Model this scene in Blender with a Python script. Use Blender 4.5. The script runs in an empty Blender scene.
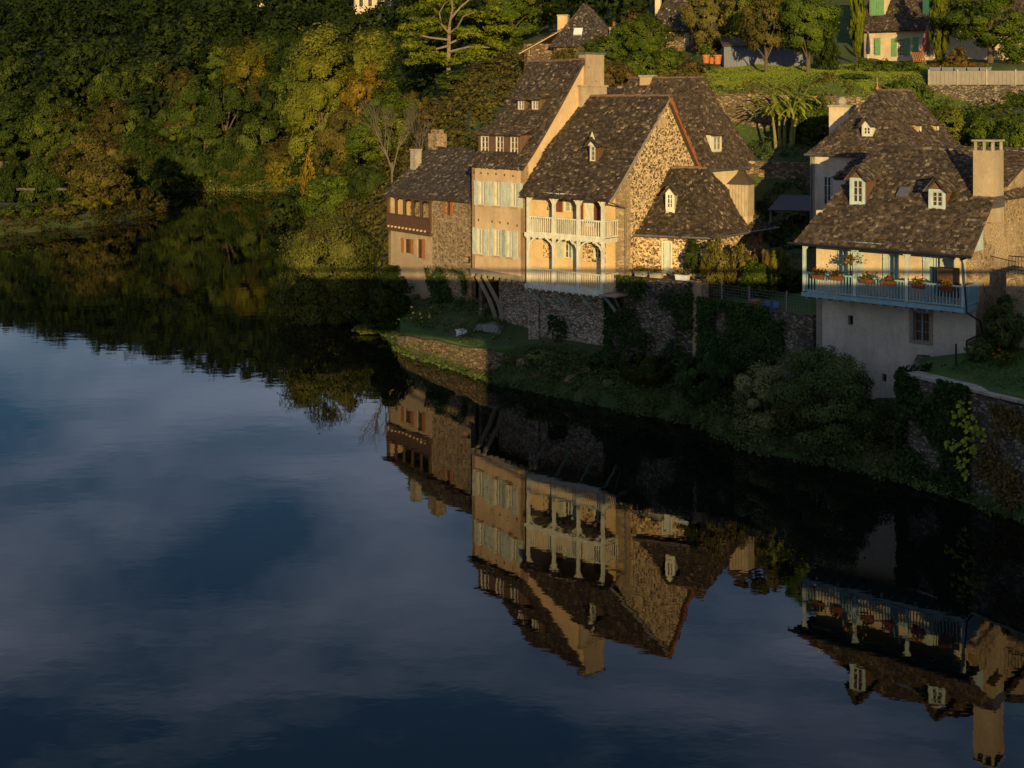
import bpy, math, random
import numpy as np
from mathutils import Vector
random.seed(7)
S = bpy.context.scene

# ------------------------------------------------------------------ camera, world, sun
FPX, HOR, CAMZ = 1300.0, 100.0, 15.0
cd = bpy.data.cameras.new("camera"); cam = bpy.data.objects.new("camera", cd)
S.collection.objects.link(cam); S.camera = cam
cam.location = (0, 0, CAMZ); cam.rotation_euler = (math.radians(90), 0, 0)
cd.sensor_width = 36; cd.lens = 36*FPX/1024; cd.shift_y = -(384-HOR)/1024
cd.clip_start = .1; cd.clip_end = 3000
S.view_settings.view_transform = 'Standard'; S.view_settings.look = 'None'
S.view_settings.exposure = 0.26; S.view_settings.gamma = 1; S.view_settings.use_curve_mapping = False
S.render.resolution_x = 1024; S.render.resolution_y = 768

SUN_EL, SUN_AZ = math.radians(7.25), math.radians(3)      # azimuth measured from -Y towards +X (behind the viewer, to the right)
SD = Vector((math.sin(SUN_AZ)*math.cos(SUN_EL), -math.cos(SUN_AZ)*math.cos(SUN_EL), math.sin(SUN_EL)))
sl = bpy.data.lights.new("sun", 'SUN'); sl.energy = 5.0; sl.angle = math.radians(.27); sl.color = (1, .7, .285)
so = bpy.data.objects.new("sun", sl); S.collection.objects.link(so)
so.rotation_euler = SD.to_track_quat('Z', 'Y').to_euler(); so.location = (20, -60, 60)

W = bpy.data.worlds.new("World"); S.world = W; W.use_nodes = True
nt = W.node_tree; N = nt.nodes; L = nt.links; N.clear()
out = N.new('ShaderNodeOutputWorld'); bg = N.new('ShaderNodeBackground')
sky = N.new('ShaderNodeTexSky'); sky.sky_type = 'NISHITA'; sky.sun_disc = False
sky.sun_elevation = SUN_EL; sky.sun_rotation = math.pi - SUN_AZ; sky.air_density = 1.0; sky.dust_density = .6; sky.ozone_density = 3.6
tc = N.new('ShaderNodeTexCoord'); mp = N.new('ShaderNodeMapping'); mp.inputs['Scale'].default_value = (1.0, 1.0, 3.2)
L.new(tc.outputs['Generated'], mp.inputs[0])
nz = N.new('ShaderNodeTexNoise'); nz.inputs['Scale'].default_value = 2.3; nz.inputs['Detail'].default_value = 6; nz.inputs['Roughness'].default_value = .55
nz.inputs['Distortion'].default_value = .35
L.new(mp.outputs[0], nz.inputs['Vector'])
cr = N.new('ShaderNodeValToRGB'); cr.color_ramp.elements[0].position = .44; cr.color_ramp.elements[1].position = .76
cr.color_ramp.elements[0].color = (0, 0, 0, 1); cr.color_ramp.elements[1].color = (.78, .78, .78, 1)
L.new(nz.outputs[0], cr.inputs[0])
mx = N.new('ShaderNodeMix'); mx.data_type = 'RGBA'
L.new(cr.outputs[0], mx.inputs[0]); L.new(sky.outputs[0], mx.inputs[6]); mx.inputs[7].default_value = (9.8, 10.4, 13, 1)
L.new(mx.outputs[2], bg.inputs[0]); bg.inputs[1].default_value = .08
L.new(bg.outputs[0], out.inputs[0])

# ------------------------------------------------------------------ helpers
def px(x, y, Y):
    "point seen at pixel (x, y) at distance Y"
    return ((x-512)*Y/FPX, Y, CAMZ-(y-HOR)*Y/FPX)
def rnd(a, b): return random.uniform(a, b)
LOC = {}
def thing(name, label, cat, loc=(0, 0, 0), group=None):
    o = bpy.data.objects.new(name, None); S.collection.objects.link(o)
    o.empty_display_size = .3; o.location = loc; o['label'] = label; o['category'] = cat
    if group: o['group'] = group
    LOC[o.name] = Vector(loc); return o
def tag(o, label, cat, group=None, kind=None):
    o['label'] = label; o['category'] = cat
    if group: o['group'] = group
    if kind: o['kind'] = kind
    return o
def dup(root, loc, rz=0, sc=(1, 1, 1), label=None, group=None):
    r = root.copy(); S.collection.objects.link(r); r.location = loc; r.rotation_euler = (0, 0, rz); r.scale = sc
    if label: r['label'] = label
    if group: r['group'] = group
    for ch in list(root.children):
        c = ch.copy(); S.collection.objects.link(c); c.parent = r
        for g in list(ch.children):
            d = g.copy(); S.collection.objects.link(d); d.parent = c
    return r

class Fr:
    "local frame of a facade: a along it, b into the building, z up"
    def __init__(s, o, u, v=None):
        s.o = (o[0], o[1]); n = math.hypot(*u); s.u = (u[0]/n, u[1]/n)
        if v is None: v = (-s.u[1], s.u[0])
        n = math.hypot(*v); s.v = (v[0]/n, v[1]/n)
    def p(s, a, b, z): return (s.o[0]+a*s.u[0]+b*s.v[0], s.o[1]+a*s.u[1]+b*s.v[1], z)
    def right(s, w, b=0): q = s.p(w, b, 0); return Fr(q, s.v, (-s.u[0], -s.u[1]))
    def left(s, d): q = s.p(0, d, 0); return Fr(q, (-s.v[0], -s.v[1]), s.u)
    def back(s, w, d): q = s.p(w, d, 0); return Fr(q, (-s.u[0], -s.u[1]), (-s.v[0], -s.v[1]))
    def off(s, a, b): return Fr(s.p(a, b, 0), s.u, s.v)
    def a(s, x, b=0):
        ox, oy, _ = s.p(0, b, 0); k = (x-512)/FPX
        return (k*oy-ox)/(s.u[0]-k*s.u[1])
    def z(s, x, y, b=0):
        q = s.p(s.a(x, b), b, 0); return CAMZ-(y-HOR)*q[1]/FPX
    def rect(s, x0, y0, x1, y1, b=0):
        a0, a1 = s.a(x0, b), s.a(x1, b); xm = (x0+x1)/2
        return (a0, s.z(xm, y1, b), a1-a0, s.z(xm, y0, b)-s.z(xm, y1, b))

class MB:
    def __init__(s): s.v = []; s.f = []; s.t = []
    def poly(s, pts, t=.5):
        n = len(s.v); s.v += [tuple(p) for p in pts]; s.f.append(tuple(range(n, n+len(pts)))); s.t.append(t)
    def hexa(s, p, t=.5):   # p: 4 bottom, 4 top
        n = len(s.v); s.v += [tuple(q) for q in p]
        for f in ((3, 2, 1, 0), (4, 5, 6, 7), (0, 1, 5, 4), (1, 2, 6, 5), (2, 3, 7, 6), (3, 0, 4, 7)):
            s.f.append(tuple(n+i for i in f)); s.t.append(t)
    def fbox(s, F, a0, a1, b0, b1, z0, z1, t=.5):
        s.hexa([F.p(a0, b0, z0), F.p(a1, b0, z0), F.p(a1, b1, z0), F.p(a0, b1, z0),
                F.p(a0, b0, z1), F.p(a1, b0, z1), F.p(a1, b1, z1), F.p(a0, b1, z1)], t); return s
    def prism(s, poly, off, t=.5):
        "poly: 3d loop, off: extrusion vector"
        m = len(poly); n = len(s.v); o = Vector(off)
        s.v += [tuple(p) for p in poly]+[tuple(Vector(p)+o) for p in poly]
        s.f.append(tuple(range(n+m-1, n-1, -1))); s.f.append(tuple(range(n+m, n+2*m))); s.t += [t, t]
        for i in range(m):
            j = (i+1) % m; s.f.append((n+i, n+j, n+m+j, n+m+i)); s.t.append(t)
        return s
    def tube(s, p0, p1, r0, r1=None, n=8, t=.5, caps=True):
        p0 = Vector(p0); p1 = Vector(p1); r1 = r0 if r1 is None else r1
        d = (p1-p0)
        if d.length < 1e-6: return s
        d.normalize(); x = d.orthogonal().normalized(); y = d.cross(x); k = len(s.v)
        for p, r in ((p0, r0), (p1, r1)):
            for i in range(n):
                an = 2*math.pi*i/n; s.v.append(tuple(p+x*math.cos(an)*r+y*math.sin(an)*r))
        for i in range(n):
            j = (i+1) % n; s.f.append((k+i, k+j, k+n+j, k+n+i)); s.t.append(t)
        if caps: s.f.append(tuple(range(k+n-1, k-1, -1))); s.f.append(tuple(range(k+n, k+2*n))); s.t += [t, t]
        return s
    def path(s, pts, r, n=6, t=.5):
        for i in range(len(pts)-1):
            r0 = r[i] if isinstance(r, (list, tuple)) else r; r1 = r[i+1] if isinstance(r, (list, tuple)) else r
            s.tube(pts[i], pts[i+1], r0, r1, n, t)
        return s
    def bar(s, p0, p1, w, h, t=.5):
        "square-section beam"
        p0 = Vector(p0); p1 = Vector(p1); d = (p1-p0).normalized()
        x = d.cross(Vector((0, 0, 1)))
        x = Vector((1, 0, 0)) if x.length < 1e-4 else x.normalized()
        y = x.cross(d); q = []
        for p in (p0, p1):
            q += [p-x*w/2-y*h/2, p+x*w/2-y*h/2, p+x*w/2+y*h/2, p-x*w/2+y*h/2]
        s.hexa(q, t); return s
    def ball(s, c, r, n=8, m=5, t=.5):
        k = len(s.v); r = (r, r, r) if not isinstance(r, tuple) else r
        for j in range(1, m):
            ph = math.pi*j/m
            for i in range(n):
                th = 2*math.pi*i/n; s.v.append((c[0]+r[0]*math.sin(ph)*math.cos(th), c[1]+r[1]*math.sin(ph)*math.sin(th), c[2]+r[2]*math.cos(ph)))
        top = len(s.v); s.v.append((c[0], c[1], c[2]+r[2])); s.v.append((c[0], c[1], c[2]-r[2]))
        for j in range(m-2):
            for i in range(n):
                i2 = (i+1) % n; s.f.append((k+j*n+i, k+(j+1)*n+i, k+(j+1)*n+i2, k+j*n+i2)); s.t.append(t)
        for i in range(n):
            i2 = (i+1) % n; s.f.append((top, k+i, k+i2)); s.f.append((top+1, k+(m-2)*n+i2, k+(m-2)*n+i)); s.t += [t, t]
        return s
    def build(s, name, mat, parent=None, loc=None, smooth=False):
        if parent is not None:
            r = parent
            while r.parent: r = r.parent
            base = LOC[r.name]
        else: base = Vector(loc) if loc is not None else Vector((0, 0, 0))
        me = bpy.data.meshes.new(name)
        me.from_pydata([(v[0]-base[0], v[1]-base[1], v[2]-base[2]) for v in s.v], [], s.f)
        at = me.attributes.new('tint', 'FLOAT', 'FACE'); at.data.foreach_set('value', s.t)
        if smooth: me.shade_smooth()
        me.materials.append(mat); me.update()
        o = bpy.data.objects.new(name, me); S.collection.objects.link(o)
        if parent is not None: o.parent = parent
        else: o.location = base; LOC[o.name] = base
        return o
def struct(o): o['kind'] = 'structure'; return o

def np_mesh(name, V, Q, T, mat):
    me = bpy.data.meshes.new(name); V = np.asarray(V, np.float32); Q = np.asarray(Q, np.int32)
    me.vertices.add(len(V)); me.vertices.foreach_set('co', V.ravel())
    k = Q.shape[1]; me.loops.add(Q.size); me.loops.foreach_set('vertex_index', Q.ravel())
    me.polygons.add(len(Q)); me.polygons.foreach_set('loop_start', np.arange(0, Q.size, k, dtype=np.int32))
    at = me.attributes.new('tint', 'FLOAT', 'FACE'); at.data.foreach_set('value', np.asarray(T, np.float32))
    me.materials.append(mat); me.update(calc_edges=True); me.validate(); return me

# ------------------------------------------------------------------ materials
def newmat(name):
    m = bpy.data.materials.new(name); m.use_nodes = True; n = m.node_tree.nodes
    return m, n, m.node_tree.links, n['Principled BSDF']
def ramp(n, stops):
    r = n.new('ShaderNodeValToRGB'); e = r.color_ramp.elements
    while len(e) < len(stops): e.new(.5)
    for i, (p, c) in enumerate(stops): e[i].position = p; e[i].color = (*c, 1)
    return r
def noise(n, l, vec, scale, detail=4, rough=.55, sc=(1, 1, 1)):
    t = n.new('ShaderNodeTexNoise'); t.inputs['Scale'].default_value = scale; t.inputs['Detail'].default_value = detail; t.inputs['Roughness'].default_value = rough
    if sc != (1, 1, 1):
        m = n.new('ShaderNodeMapping'); m.inputs['Scale'].default_value = sc; l.new(vec, m.inputs[0]); vec = m.outputs[0]
    l.new(vec, t.inputs['Vector']); return t.outputs[0]
def mixc(n, l, fac, a, b, mode='MIX'):
    m = n.new('ShaderNodeMix'); m.data_type = 'RGBA'; m.blend_type = mode
    for s, v in ((0, fac), (6, a), (7, b)):
        if hasattr(v, 'links'): l.new(v, m.inputs[s])
        elif isinstance(v, (int, float)): m.inputs[s].default_value = v
        else: m.inputs[s].default_value = (*v, 1)
    return m.outputs[2]
def bump(n, l, h, p, strength=.5, dist=.05):
    b = n.new('ShaderNodeBump'); b.inputs['Strength'].default_value = strength; b.inputs['Distance'].default_value = dist
    l.new(h, b.inputs['Height']); l.new(b.outputs[0], p.inputs['Normal'])
def plain(name, c, rough=.7, metal=0, var=.25, scale=4):
    m, n, l, p = newmat(name); tc = n.new('ShaderNodeTexCoord').outputs['Object']
    nz = noise(n, l, tc, scale, 6, .65)
    r = ramp(n, [(.3, tuple(x*(1-var) for x in c)), (.7, tuple(min(1, x*(1+var)) for x in c))])
    l.new(nz, r.inputs[0]); l.new(r.outputs[0], p.inputs['Base Color'])
    p.inputs['Roughness'].default_value = rough; p.inputs['Metallic'].default_value = metal
    bump(n, l, nz, p, .15, .02); return m
def painted(name, c, wear=(.35, .3, .24)):
    "old paint with streaks and chips"
    m, n, l, p = newmat(name); tc = n.new('ShaderNodeTexCoord').outputs['Object']
    a = noise(n, l, tc, 6, 6, .7, (1, 1, .35)); b = noise(n, l, tc, 22, 4, .7, (1, 1, .2))
    r = ramp(n, [(.3, tuple(x*.62 for x in c)), (.65, c)]); l.new(a, r.inputs[0])
    r2 = ramp(n, [(.62, (0, 0, 0)), (.7, (.8, .8, .8))]); l.new(b, r2.inputs[0])
    l.new(mixc(n, l, r2.outputs[0], r.outputs[0], wear), p.inputs['Base Color']); p.inputs['Roughness'].default_value = .6
    return m
def plaster(name, c, stain, patch=None, amt=.5):
    m, n, l, p = newmat(name); tc = n.new('ShaderNodeTexCoord').outputs['Object']
    a = noise(n, l, tc, .55, 8, .65); st = noise(n, l, tc, 1.3, 7, .7, (1, 1, .22)); f = noise(n, l, tc, 14, 5, .6)
    r = ramp(n, [(.36, tuple(x*.7 for x in c)), (.64, c)]); l.new(a, r.inputs[0])
    r2 = ramp(n, [(.45, (0, 0, 0)), (.72, (amt,)*3)]); l.new(st, r2.inputs[0])
    col = mixc(n, l, r2.outputs[0], r.outputs[0], stain)
    r3 = ramp(n, [(.35, (.86,)*3), (.7, (1.08,)*3)]); l.new(f, r3.inputs[0])
    col = mixc(n, l, 1.0, col, r3.outputs[0], 'MULTIPLY')
    if patch:
        r4 = ramp(n, [(.6, (0, 0, 0)), (.64, (.85,)*3)]); l.new(noise(n, l, tc, .9, 7, .62), r4.inputs[0])
        col = mixc(n, l, r4.outputs[0], col, patch)
    l.new(col, p.inputs['Base Color']); p.inputs['Roughness'].default_value = .93
    bump(n, l, mixc(n, l, .5, a, f), p, .5, .06); return m
def stone(name, cols, mortar, scale=3.2, flat=1.7, mw=.07, soft=.06, depth=.08, moss=None, patch=None):
    m, n, l, p = newmat(name); tc = n.new('ShaderNodeTexCoord').outputs['Object']
    # wobble the lookup so that the courses are uneven
    wz = n.new('ShaderNodeTexNoise'); wz.inputs['Scale'].default_value = 1.6; wz.inputs['Detail'].default_value = 3; l.new(tc, wz.inputs['Vector'])
    va = n.new('ShaderNodeVectorMath'); va.operation = 'MULTIPLY_ADD'; l.new(wz.outputs['Color'], va.inputs[0]); va.inputs[1].default_value = (.35, .35, .35); l.new(tc, va.inputs[2])
    mp = n.new('ShaderNodeMapping'); mp.inputs['Scale'].default_value = (1, 1, flat); l.new(va.outputs[0], mp.inputs[0])
    e = n.new('ShaderNodeTexVoronoi'); e.feature = 'DISTANCE_TO_EDGE'; e.inputs['Scale'].default_value = scale; l.new(mp.outputs[0], e.inputs['Vector'])
    c = n.new('ShaderNodeTexVoronoi'); c.feature = 'F1'; c.inputs['Scale'].default_value = scale; l.new(mp.outputs[0], c.inputs['Vector'])
    sp = n.new('ShaderNodeSeparateColor'); l.new(c.outputs['Color'], sp.inputs[0])
    k = len(cols); r = ramp(n, [(i/(k-1), q) for i, q in enumerate(cols)]); l.new(sp.outputs[0], r.inputs[0])
    g = noise(n, l, tc, 9, 6, .7); r3 = ramp(n, [(.3, (.7,)*3), (.7, (1.15,)*3)]); l.new(g, r3.inputs[0])
    col = mixc(n, l, 1.0, r.outputs[0], r3.outputs[0], 'MULTIPLY')
    # mortar width varies over the wall
    big = noise(n, l, tc, .8, 5, .6); ad = n.new('ShaderNodeMath'); ad.operation = 'MULTIPLY_ADD'; l.new(big, ad.inputs[0]); ad.inputs[1].default_value = -mw*1.6; l.new(e.outputs[0], ad.inputs[2])
    ad2 = n.new('ShaderNodeMath'); ad2.operation = 'ADD'; l.new(ad.outputs[0], ad2.inputs[0]); ad2.inputs[1].default_value = mw*.8
    mk = n.new('ShaderNodeMapRange'); mk.inputs[1].default_value = mw; mk.inputs[2].default_value = mw+soft; l.new(ad2.outputs[0], mk.inputs[0])
    mo = mixc(n, l, g, tuple(x*.8 for x in mortar), tuple(min(1, x*1.15) for x in mortar))
    col = mixc(n, l, mk.outputs[0], mo, col)
    if patch:
        r4 = ramp(n, [(.5, (0, 0, 0)), (.58, (.95,)*3)]); l.new(noise(n, l, tc, .45, 6, .6), r4.inputs[0]); col = mixc(n, l, r4.outputs[0], col, patch)
    if moss:
        r5 = ramp(n, [(.52, (0, 0, 0)), (.68, (.85,)*3)]); l.new(noise(n, l, tc, 1.1, 6, .7), r5.inputs[0]); col = mixc(n, l, r5.outputs[0], col, moss)
    l.new(col, p.inputs['Base Color']); p.inputs['Roughness'].default_value = .92
    h = n.new('ShaderNodeMath'); h.operation = 'MULTIPLY_ADD'; l.new(g, h.inputs[0]); h.inputs[1].default_value = .35; l.new(mk.outputs[0], h.inputs[2])
    bump(n, l, h.outputs[0], p, .8, depth); return m
def dotted(name, cols, mortar, scale=5.4):
    "wide lime pointing with dark stone faces showing through as irregular patches"
    m, n, l, p = newmat(name); tc = n.new('ShaderNodeTexCoord').outputs['Object']
    def voro(sc, flat, thr, w):
        wz = n.new('ShaderNodeTexNoise'); wz.inputs['Scale'].default_value = 5; wz.inputs['Detail'].default_value = 4; l.new(tc, wz.inputs['Vector'])
        va = n.new('ShaderNodeVectorMath'); va.operation = 'MULTIPLY_ADD'; l.new(wz.outputs['Color'], va.inputs[0]); va.inputs[1].default_value = (w,)*3; l.new(tc, va.inputs[2])
        mp = n.new('ShaderNodeMapping'); mp.inputs['Scale'].default_value = (1, 1, flat); l.new(va.outputs[0], mp.inputs[0])
        v = n.new('ShaderNodeTexVoronoi'); v.inputs['Scale'].default_value = sc; l.new(mp.outputs[0], v.inputs['Vector'])
        sp = n.new('ShaderNodeSeparateColor'); l.new(v.outputs['Color'], sp.inputs[0])
        th = n.new('ShaderNodeMath'); th.operation = 'MULTIPLY_ADD'; l.new(sp.outputs[1], th.inputs[0]); th.inputs[1].default_value = thr[1]-thr[0]; th.inputs[2].default_value = thr[0]
        d = n.new('ShaderNodeMath'); d.operation = 'SUBTRACT'; l.new(th.outputs[0], d.inputs[0]); l.new(v.outputs['Distance'], d.inputs[1])
        mr = n.new('ShaderNodeMapRange'); mr.inputs[1].default_value = -.02; mr.inputs[2].default_value = .06; l.new(d.outputs[0], mr.inputs[0])
        k = len(cols); r = ramp(n, [(i/(k-1), q) for i, q in enumerate(cols)]); l.new(sp.outputs[0], r.inputs[0]); return mr.outputs[0], r.outputs[0]
    g = noise(n, l, tc, 9, 6, .7); big = noise(n, l, tc, .7, 5, .6)
    f1, c1 = voro(scale, 1.45, (.32, .68), .2); f2, c2 = voro(scale*1.9, 1.3, (.15, .55), .12)
    mo = mixc(n, l, big, tuple(x*.72 for x in mortar), tuple(min(1, x*1.2) for x in mortar))
    r3 = ramp(n, [(.3, (.8,)*3), (.7, (1.12,)*3)]); l.new(g, r3.inputs[0]); mo = mixc(n, l, 1.0, mo, r3.outputs[0], 'MULTIPLY')
    col = mixc(n, l, f2, mo, c2); col = mixc(n, l, f1, col, c1)
    l.new(col, p.inputs['Base Color']); p.inputs['Roughness'].default_value = .92
    h = mixc(n, l, .4, mixc(n, l, .5, f1, f2), g); bump(n, l, h, p, .6, -.04); return m
def tiled(name, stops, lichen=(.42, .38, .27), la=.66):
    m, n, l, p = newmat(name); tc = n.new('ShaderNodeTexCoord').outputs['Object']
    at = n.new('ShaderNodeAttribute'); at.attribute_name = 'tint'
    r = ramp(n, stops); l.new(at.outputs['Fac'], r.inputs[0])
    g = noise(n, l, tc, 1.0, 6, .7); r2 = ramp(n, [(.3, (.62,)*3), (.7, (1.25,)*3)]); l.new(g, r2.inputs[0])
    col = mixc(n, l, 1.0, r.outputs[0], r2.outputs[0], 'MULTIPLY')
    g2 = noise(n, l, tc, 5.5, 7, .8); r3 = ramp(n, [(la-.045, (0, 0, 0)), (la, (.5,)*3)]); l.new(g2, r3.inputs[0])
    col = mixc(n, l, r3.outputs[0], col, lichen)
    l.new(col, p.inputs['Base Color']); p.inputs['Roughness'].default_value = .85
    bump(n, l, g2, p, .4, .03); return m
def leafy(name, cols, trans=.25, spec=.04):
    m, n, l, p = newmat(name)
    at = n.new('ShaderNodeAttribute'); at.attribute_name = 'tint'; oi = n.new('ShaderNodeObjectInfo')
    k = len(cols); r = ramp(n, [(i/(k-1), q) for i, q in enumerate(cols)]); l.new(at.outputs['Fac'], r.inputs[0])
    mr = n.new('ShaderNodeMapRange'); mr.inputs[3].default_value = .8; mr.inputs[4].default_value = 1.2; l.new(oi.outputs['Random'], mr.inputs[0])
    hs = n.new('ShaderNodeHueSaturation'); l.new(mr.outputs[0], hs.inputs['Value']); l.new(r.outputs[0], hs.inputs['Color'])
    l.new(hs.outputs[0], p.inputs['Base Color']); p.inputs['Roughness'].default_value = .6; p.inputs['Specular IOR Level'].default_value = spec
    tr = n.new('ShaderNodeBsdfTranslucent'); l.new(hs.outputs[0], tr.inputs[0])
    ms = n.new('ShaderNodeMixShader'); ms.inputs[0].default_value = trans
    l.new(p.outputs[0], ms.inputs[1]); l.new(tr.outputs[0], ms.inputs[2]); l.new(ms.outputs[0], n['Material Output'].inputs[0]); return m
def glass(name, c=(.02, .025, .03)):
    m, n, l, p = newmat(name); p.inputs['Base Color'].default_value = (*c, 1); p.inputs['Roughness'].default_value = .08
    tc = n.new('ShaderNodeTexCoord').outputs['Object']; bump(n, l, noise(n, l, tc, 2.5, 2), p, .08, .05); return m

M = {}
M['cream'] = plaster('cream_plaster', (.68, .49, .29), (.34, .23, .14), amt=.6)
M['stack'] = plaster('chimney_stack_render', (.47, .37, .25), (.22, .17, .12), amt=.75)
M['cream_old'] = plaster('weathered_cream_plaster', (.66, .47, .27), (.32, .24, .16), amt=.7)
M['ochre'] = plaster('ochre_plaster', (.76, .55, .28), (.45, .28, .14), amt=.4)
M['pale'] = plaster('pale_plaster', (.72, .59, .4), (.4, .3, .2), amt=.5)
M['grey_plaster'] = plaster('grey_white_plaster', (.66, .58, .47), (.34, .28, .21), amt=.65)
M['patchy'] = plaster('patched_plaster', (.46, .35, .22), (.22, .17, .12), patch=(.27, .2, .13), amt=.8)
M['gable_stone'] = dotted('pointed_rubble_stone', [(.05, .03, .017), (.11, .068, .035), (.2, .135, .07), (.38, .27, .145)], (.68, .51, .29))
M['rubble'] = stone('brown_rubble_stone', [(.1, .07, .045), (.2, .14, .085), (.3, .22, .13), (.42, .31, .19)], (.4, .3, .18), 4.2, 1.9, .04, .06, .1)
M['base_stone'] = stone('grey_rubble_stone', [(.17, .14, .1), (.38, .31, .22), (.46, .39, .3), (.55, .48, .38)], (.12, .09, .07), 3.8, 3.0, .03, .07, .12)
M['mossy'] = stone('mossy_rubble_stone', [(.06, .05, .04), (.14, .11, .08), (.22, .18, .13), (.32, .27, .2)], (.06, .05, .035), 4.3, 2.0, .03, .07, .14, moss=(.035, .045, .02))
M['low_wall'] = stone('earthy_rubble_stone', [(.08, .05, .025), (.14, .1, .045), (.2, .14, .065), (.27, .19, .1)], (.08, .06, .03), 3.6, 2.0, .03, .06, .12, moss=(.09, .08, .025))
M['terrace_stone'] = stone('tan_rubble_stone', [(.07, .05, .03), (.15, .105, .06), (.24, .17, .1), (.36, .27, .17)], (.09, .065, .04), 3.2, 1.8, .03, .06, .12, moss=(.09, .07, .035))
M['chimney_stone'] = stone('chimney_stone', [(.24, .17, .1), (.36, .26, .15), (.46, .35, .21)], (.42, .32, .2), 2.6, 2.4, .03, .05, .05)
M['quoin'] = plain('dressed_stone', (.42, .29, .16), .9, 0, .3, 5)
M['mixed_wall'] = stone('half_rendered_stone', [(.14, .1, .06), (.26, .19, .11), (.38, .28, .16)], (.42, .31, .18), 3.4, 1.8, .05, .06, .07, patch=(.42, .32, .2))
ST = [(0, (.02, .014, .009)), (.6, (.058, .04, .025)), (.89, (.1, .072, .045)), (.95, (.17, .13, .088)), (1, (.3, .24, .17))]
M['lauze'] = tiled('stone_roof_tiles', ST)
M['lauze_dark'] = tiled('dark_stone_roof_tiles', [(0, (.02, .016, .016)), (.6, (.048, .037, .032)), (.9, (.085, .068, .055)), (1, (.26, .22, .18))], la=.7)
M['lauze_brown'] = tiled('brown_stone_roof_tiles', [(0, (.03, .02, .013)), (.6, (.07, .05, .032)), (.9, (.11, .08, .05)), (1, (.25, .2, .14))], la=.7)
M['lauze_light'] = tiled('lichen_stone_roof_tiles', [(0, (.026, .018, .011)), (.5, (.065, .046, .029)), (.87, (.12, .088, .056)), (.94, (.17, .13, .09)), (1, (.28, .23, .165))])
M['ridge'] = plain('ridge_tiles', (.15, .09, .055), .85, 0, .45, 3)
M['slab'] = plain('roof_boards', (.06, .04, .028), .9)
M['blue'] = painted('pale_blue_paint', (.46, .57, .56))
M['balcony_blue'] = painted('turquoise_grey_paint', (.25, .42, .47))
M['white'] = painted('old_white_paint', (.68, .68, .58))
M['shutter'] = painted('pale_green_blue_shutter_paint', (.54, .6, .52))
M['green'] = painted('green_shutter_paint', (.16, .36, .14), (.1, .2, .08))
M['darkgreen'] = painted('dark_green_paint', (.03, .13, .1), (.05, .1, .08))
M['brown_wood'] = painted('brown_wood', (.1, .05, .025), (.06, .035, .02))
M['grey_wood'] = painted('weathered_grey_wood', (.3, .26, .2), (.2, .17, .13))
M['orange_wood'] = painted('orange_brown_shutter_wood', (.36, .14, .04), (.2, .09, .03))
M['red_wood'] = painted('red_brown_shutter_wood', (.17, .05, .025), (.1, .04, .02))
M['brick'] = plain('red_brick_verge', (.3, .1, .04), .85, 0, .35, 8)
M['cheek'] = painted('brown_boarded_dormer_cheek', (.15, .085, .045), (.1, .065, .04))
M['iron'] = plain('dark_iron', (.015, .015, .017), .5, .3)
M['zinc'] = plain('zinc', (.16, .16, .17), .5, .5)
M['slate_blue'] = plain('blue_grey_sheet_roofing', (.03, .036, .055), .6, 0, .15)
M['blue_board'] = painted('blue_grey_boards', (.1, .12, .17), (.1, .11, .13))
M['concrete'] = plain('old_concrete', (.3, .27, .22), .9, 0, .35, 2)
M['board_white'] = painted('grey_white_boards', (.2, .18, .16), (.14, .13, .11))
M['terracotta'] = plain('terracotta', (.42, .14, .05), .8)
M['glass'] = glass('window_glass'); M['glass_red'] = glass('curtained_window_glass', (.16, .06, .035)); M['glass_pale'] = glass('net_curtain_glass', (.3, .29, .24))
M['dark'] = plain('dark_opening', (.012, .01, .008), .9)
M['bark'] = plain('bark', (.09, .065, .045), .9, 0, .4, 5); M['bark_pale'] = plain('pale_bark', (.19, .15, .1), .85, 0, .3, 6); M['bark_grey'] = plain('grey_twigs', (.12, .1, .075), .9)
M['white_plastic'] = plain('white_plastic', (.6, .64, .66), .4, 0, .05)
M['surround'] = plain('worn_stone_surround', (.26, .21, .15), .9, 0, .35, 6)
M['hood'] = painted('streaked_board_hood', (.5, .4, .26), (.2, .15, .1))
M['tarp'] = plain('grey_green_tarpaulin', (.13, .15, .13), .6, 0, .3)
M['red_cloth'] = plain('faded_red_cloth', (.3, .12, .08), .9, 0, .15); M['navy'] = plain('navy_cloth', (.02, .025, .07), .9)
M['chair_blue'] = plain('blue_plastic', (.03, .1, .28), .4, 0, .1)
M['soil'] = plain('soil', (.06, .04, .025), .95)
# ------------------------------------------------------------------ terrain and water
RIVER = np.array([(34, -300), (34, 10), (25.5, 33.2), (18.2, 46.2), (16.7, 48.8), (15.35, 51.2), (13.6, 53), (10.5, 55.2), (8.4, 60), (4.1, 64), (-.6, 68.4), (-6.3, 76.6), (-8.3, 83), (-13, 95),
                  (-19, 120), (-25, 165), (-33, 213), (-65, 217), (-120, 235), (-220, 300), (-235, 285), (-130, 215), (-75, 185), (-53, 179), (-47, 172), (-49, 156), (-57, 144), (-75, 118), (-85, 40), (-80, -300)], float)
def sdist(X, Y):
    "distance to the shore: positive on land"
    P = np.stack([X, Y], -1); A = RIVER; B = np.roll(RIVER, -1, 0)
    d = np.full(X.shape, 1e9); ins = np.zeros(X.shape, bool)
    for a, b in zip(A, B):
        ab = b-a; t = np.clip(((P-a)@ab)/(ab@ab), 0, 1); q = a+t[..., None]*ab
        d = np.minimum(d, np.hypot(P[..., 0]-q[..., 0], P[..., 1]-q[..., 1]))
        c = ((a[1] > Y) != (b[1] > Y)); xx = (b[0]-a[0])*(Y-a[1])/((b[1]-a[1]) if b[1] != a[1] else 1e-9)+a[0]
        ins ^= c & (X < xx)
    return np.where(ins, -d, d)
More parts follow.
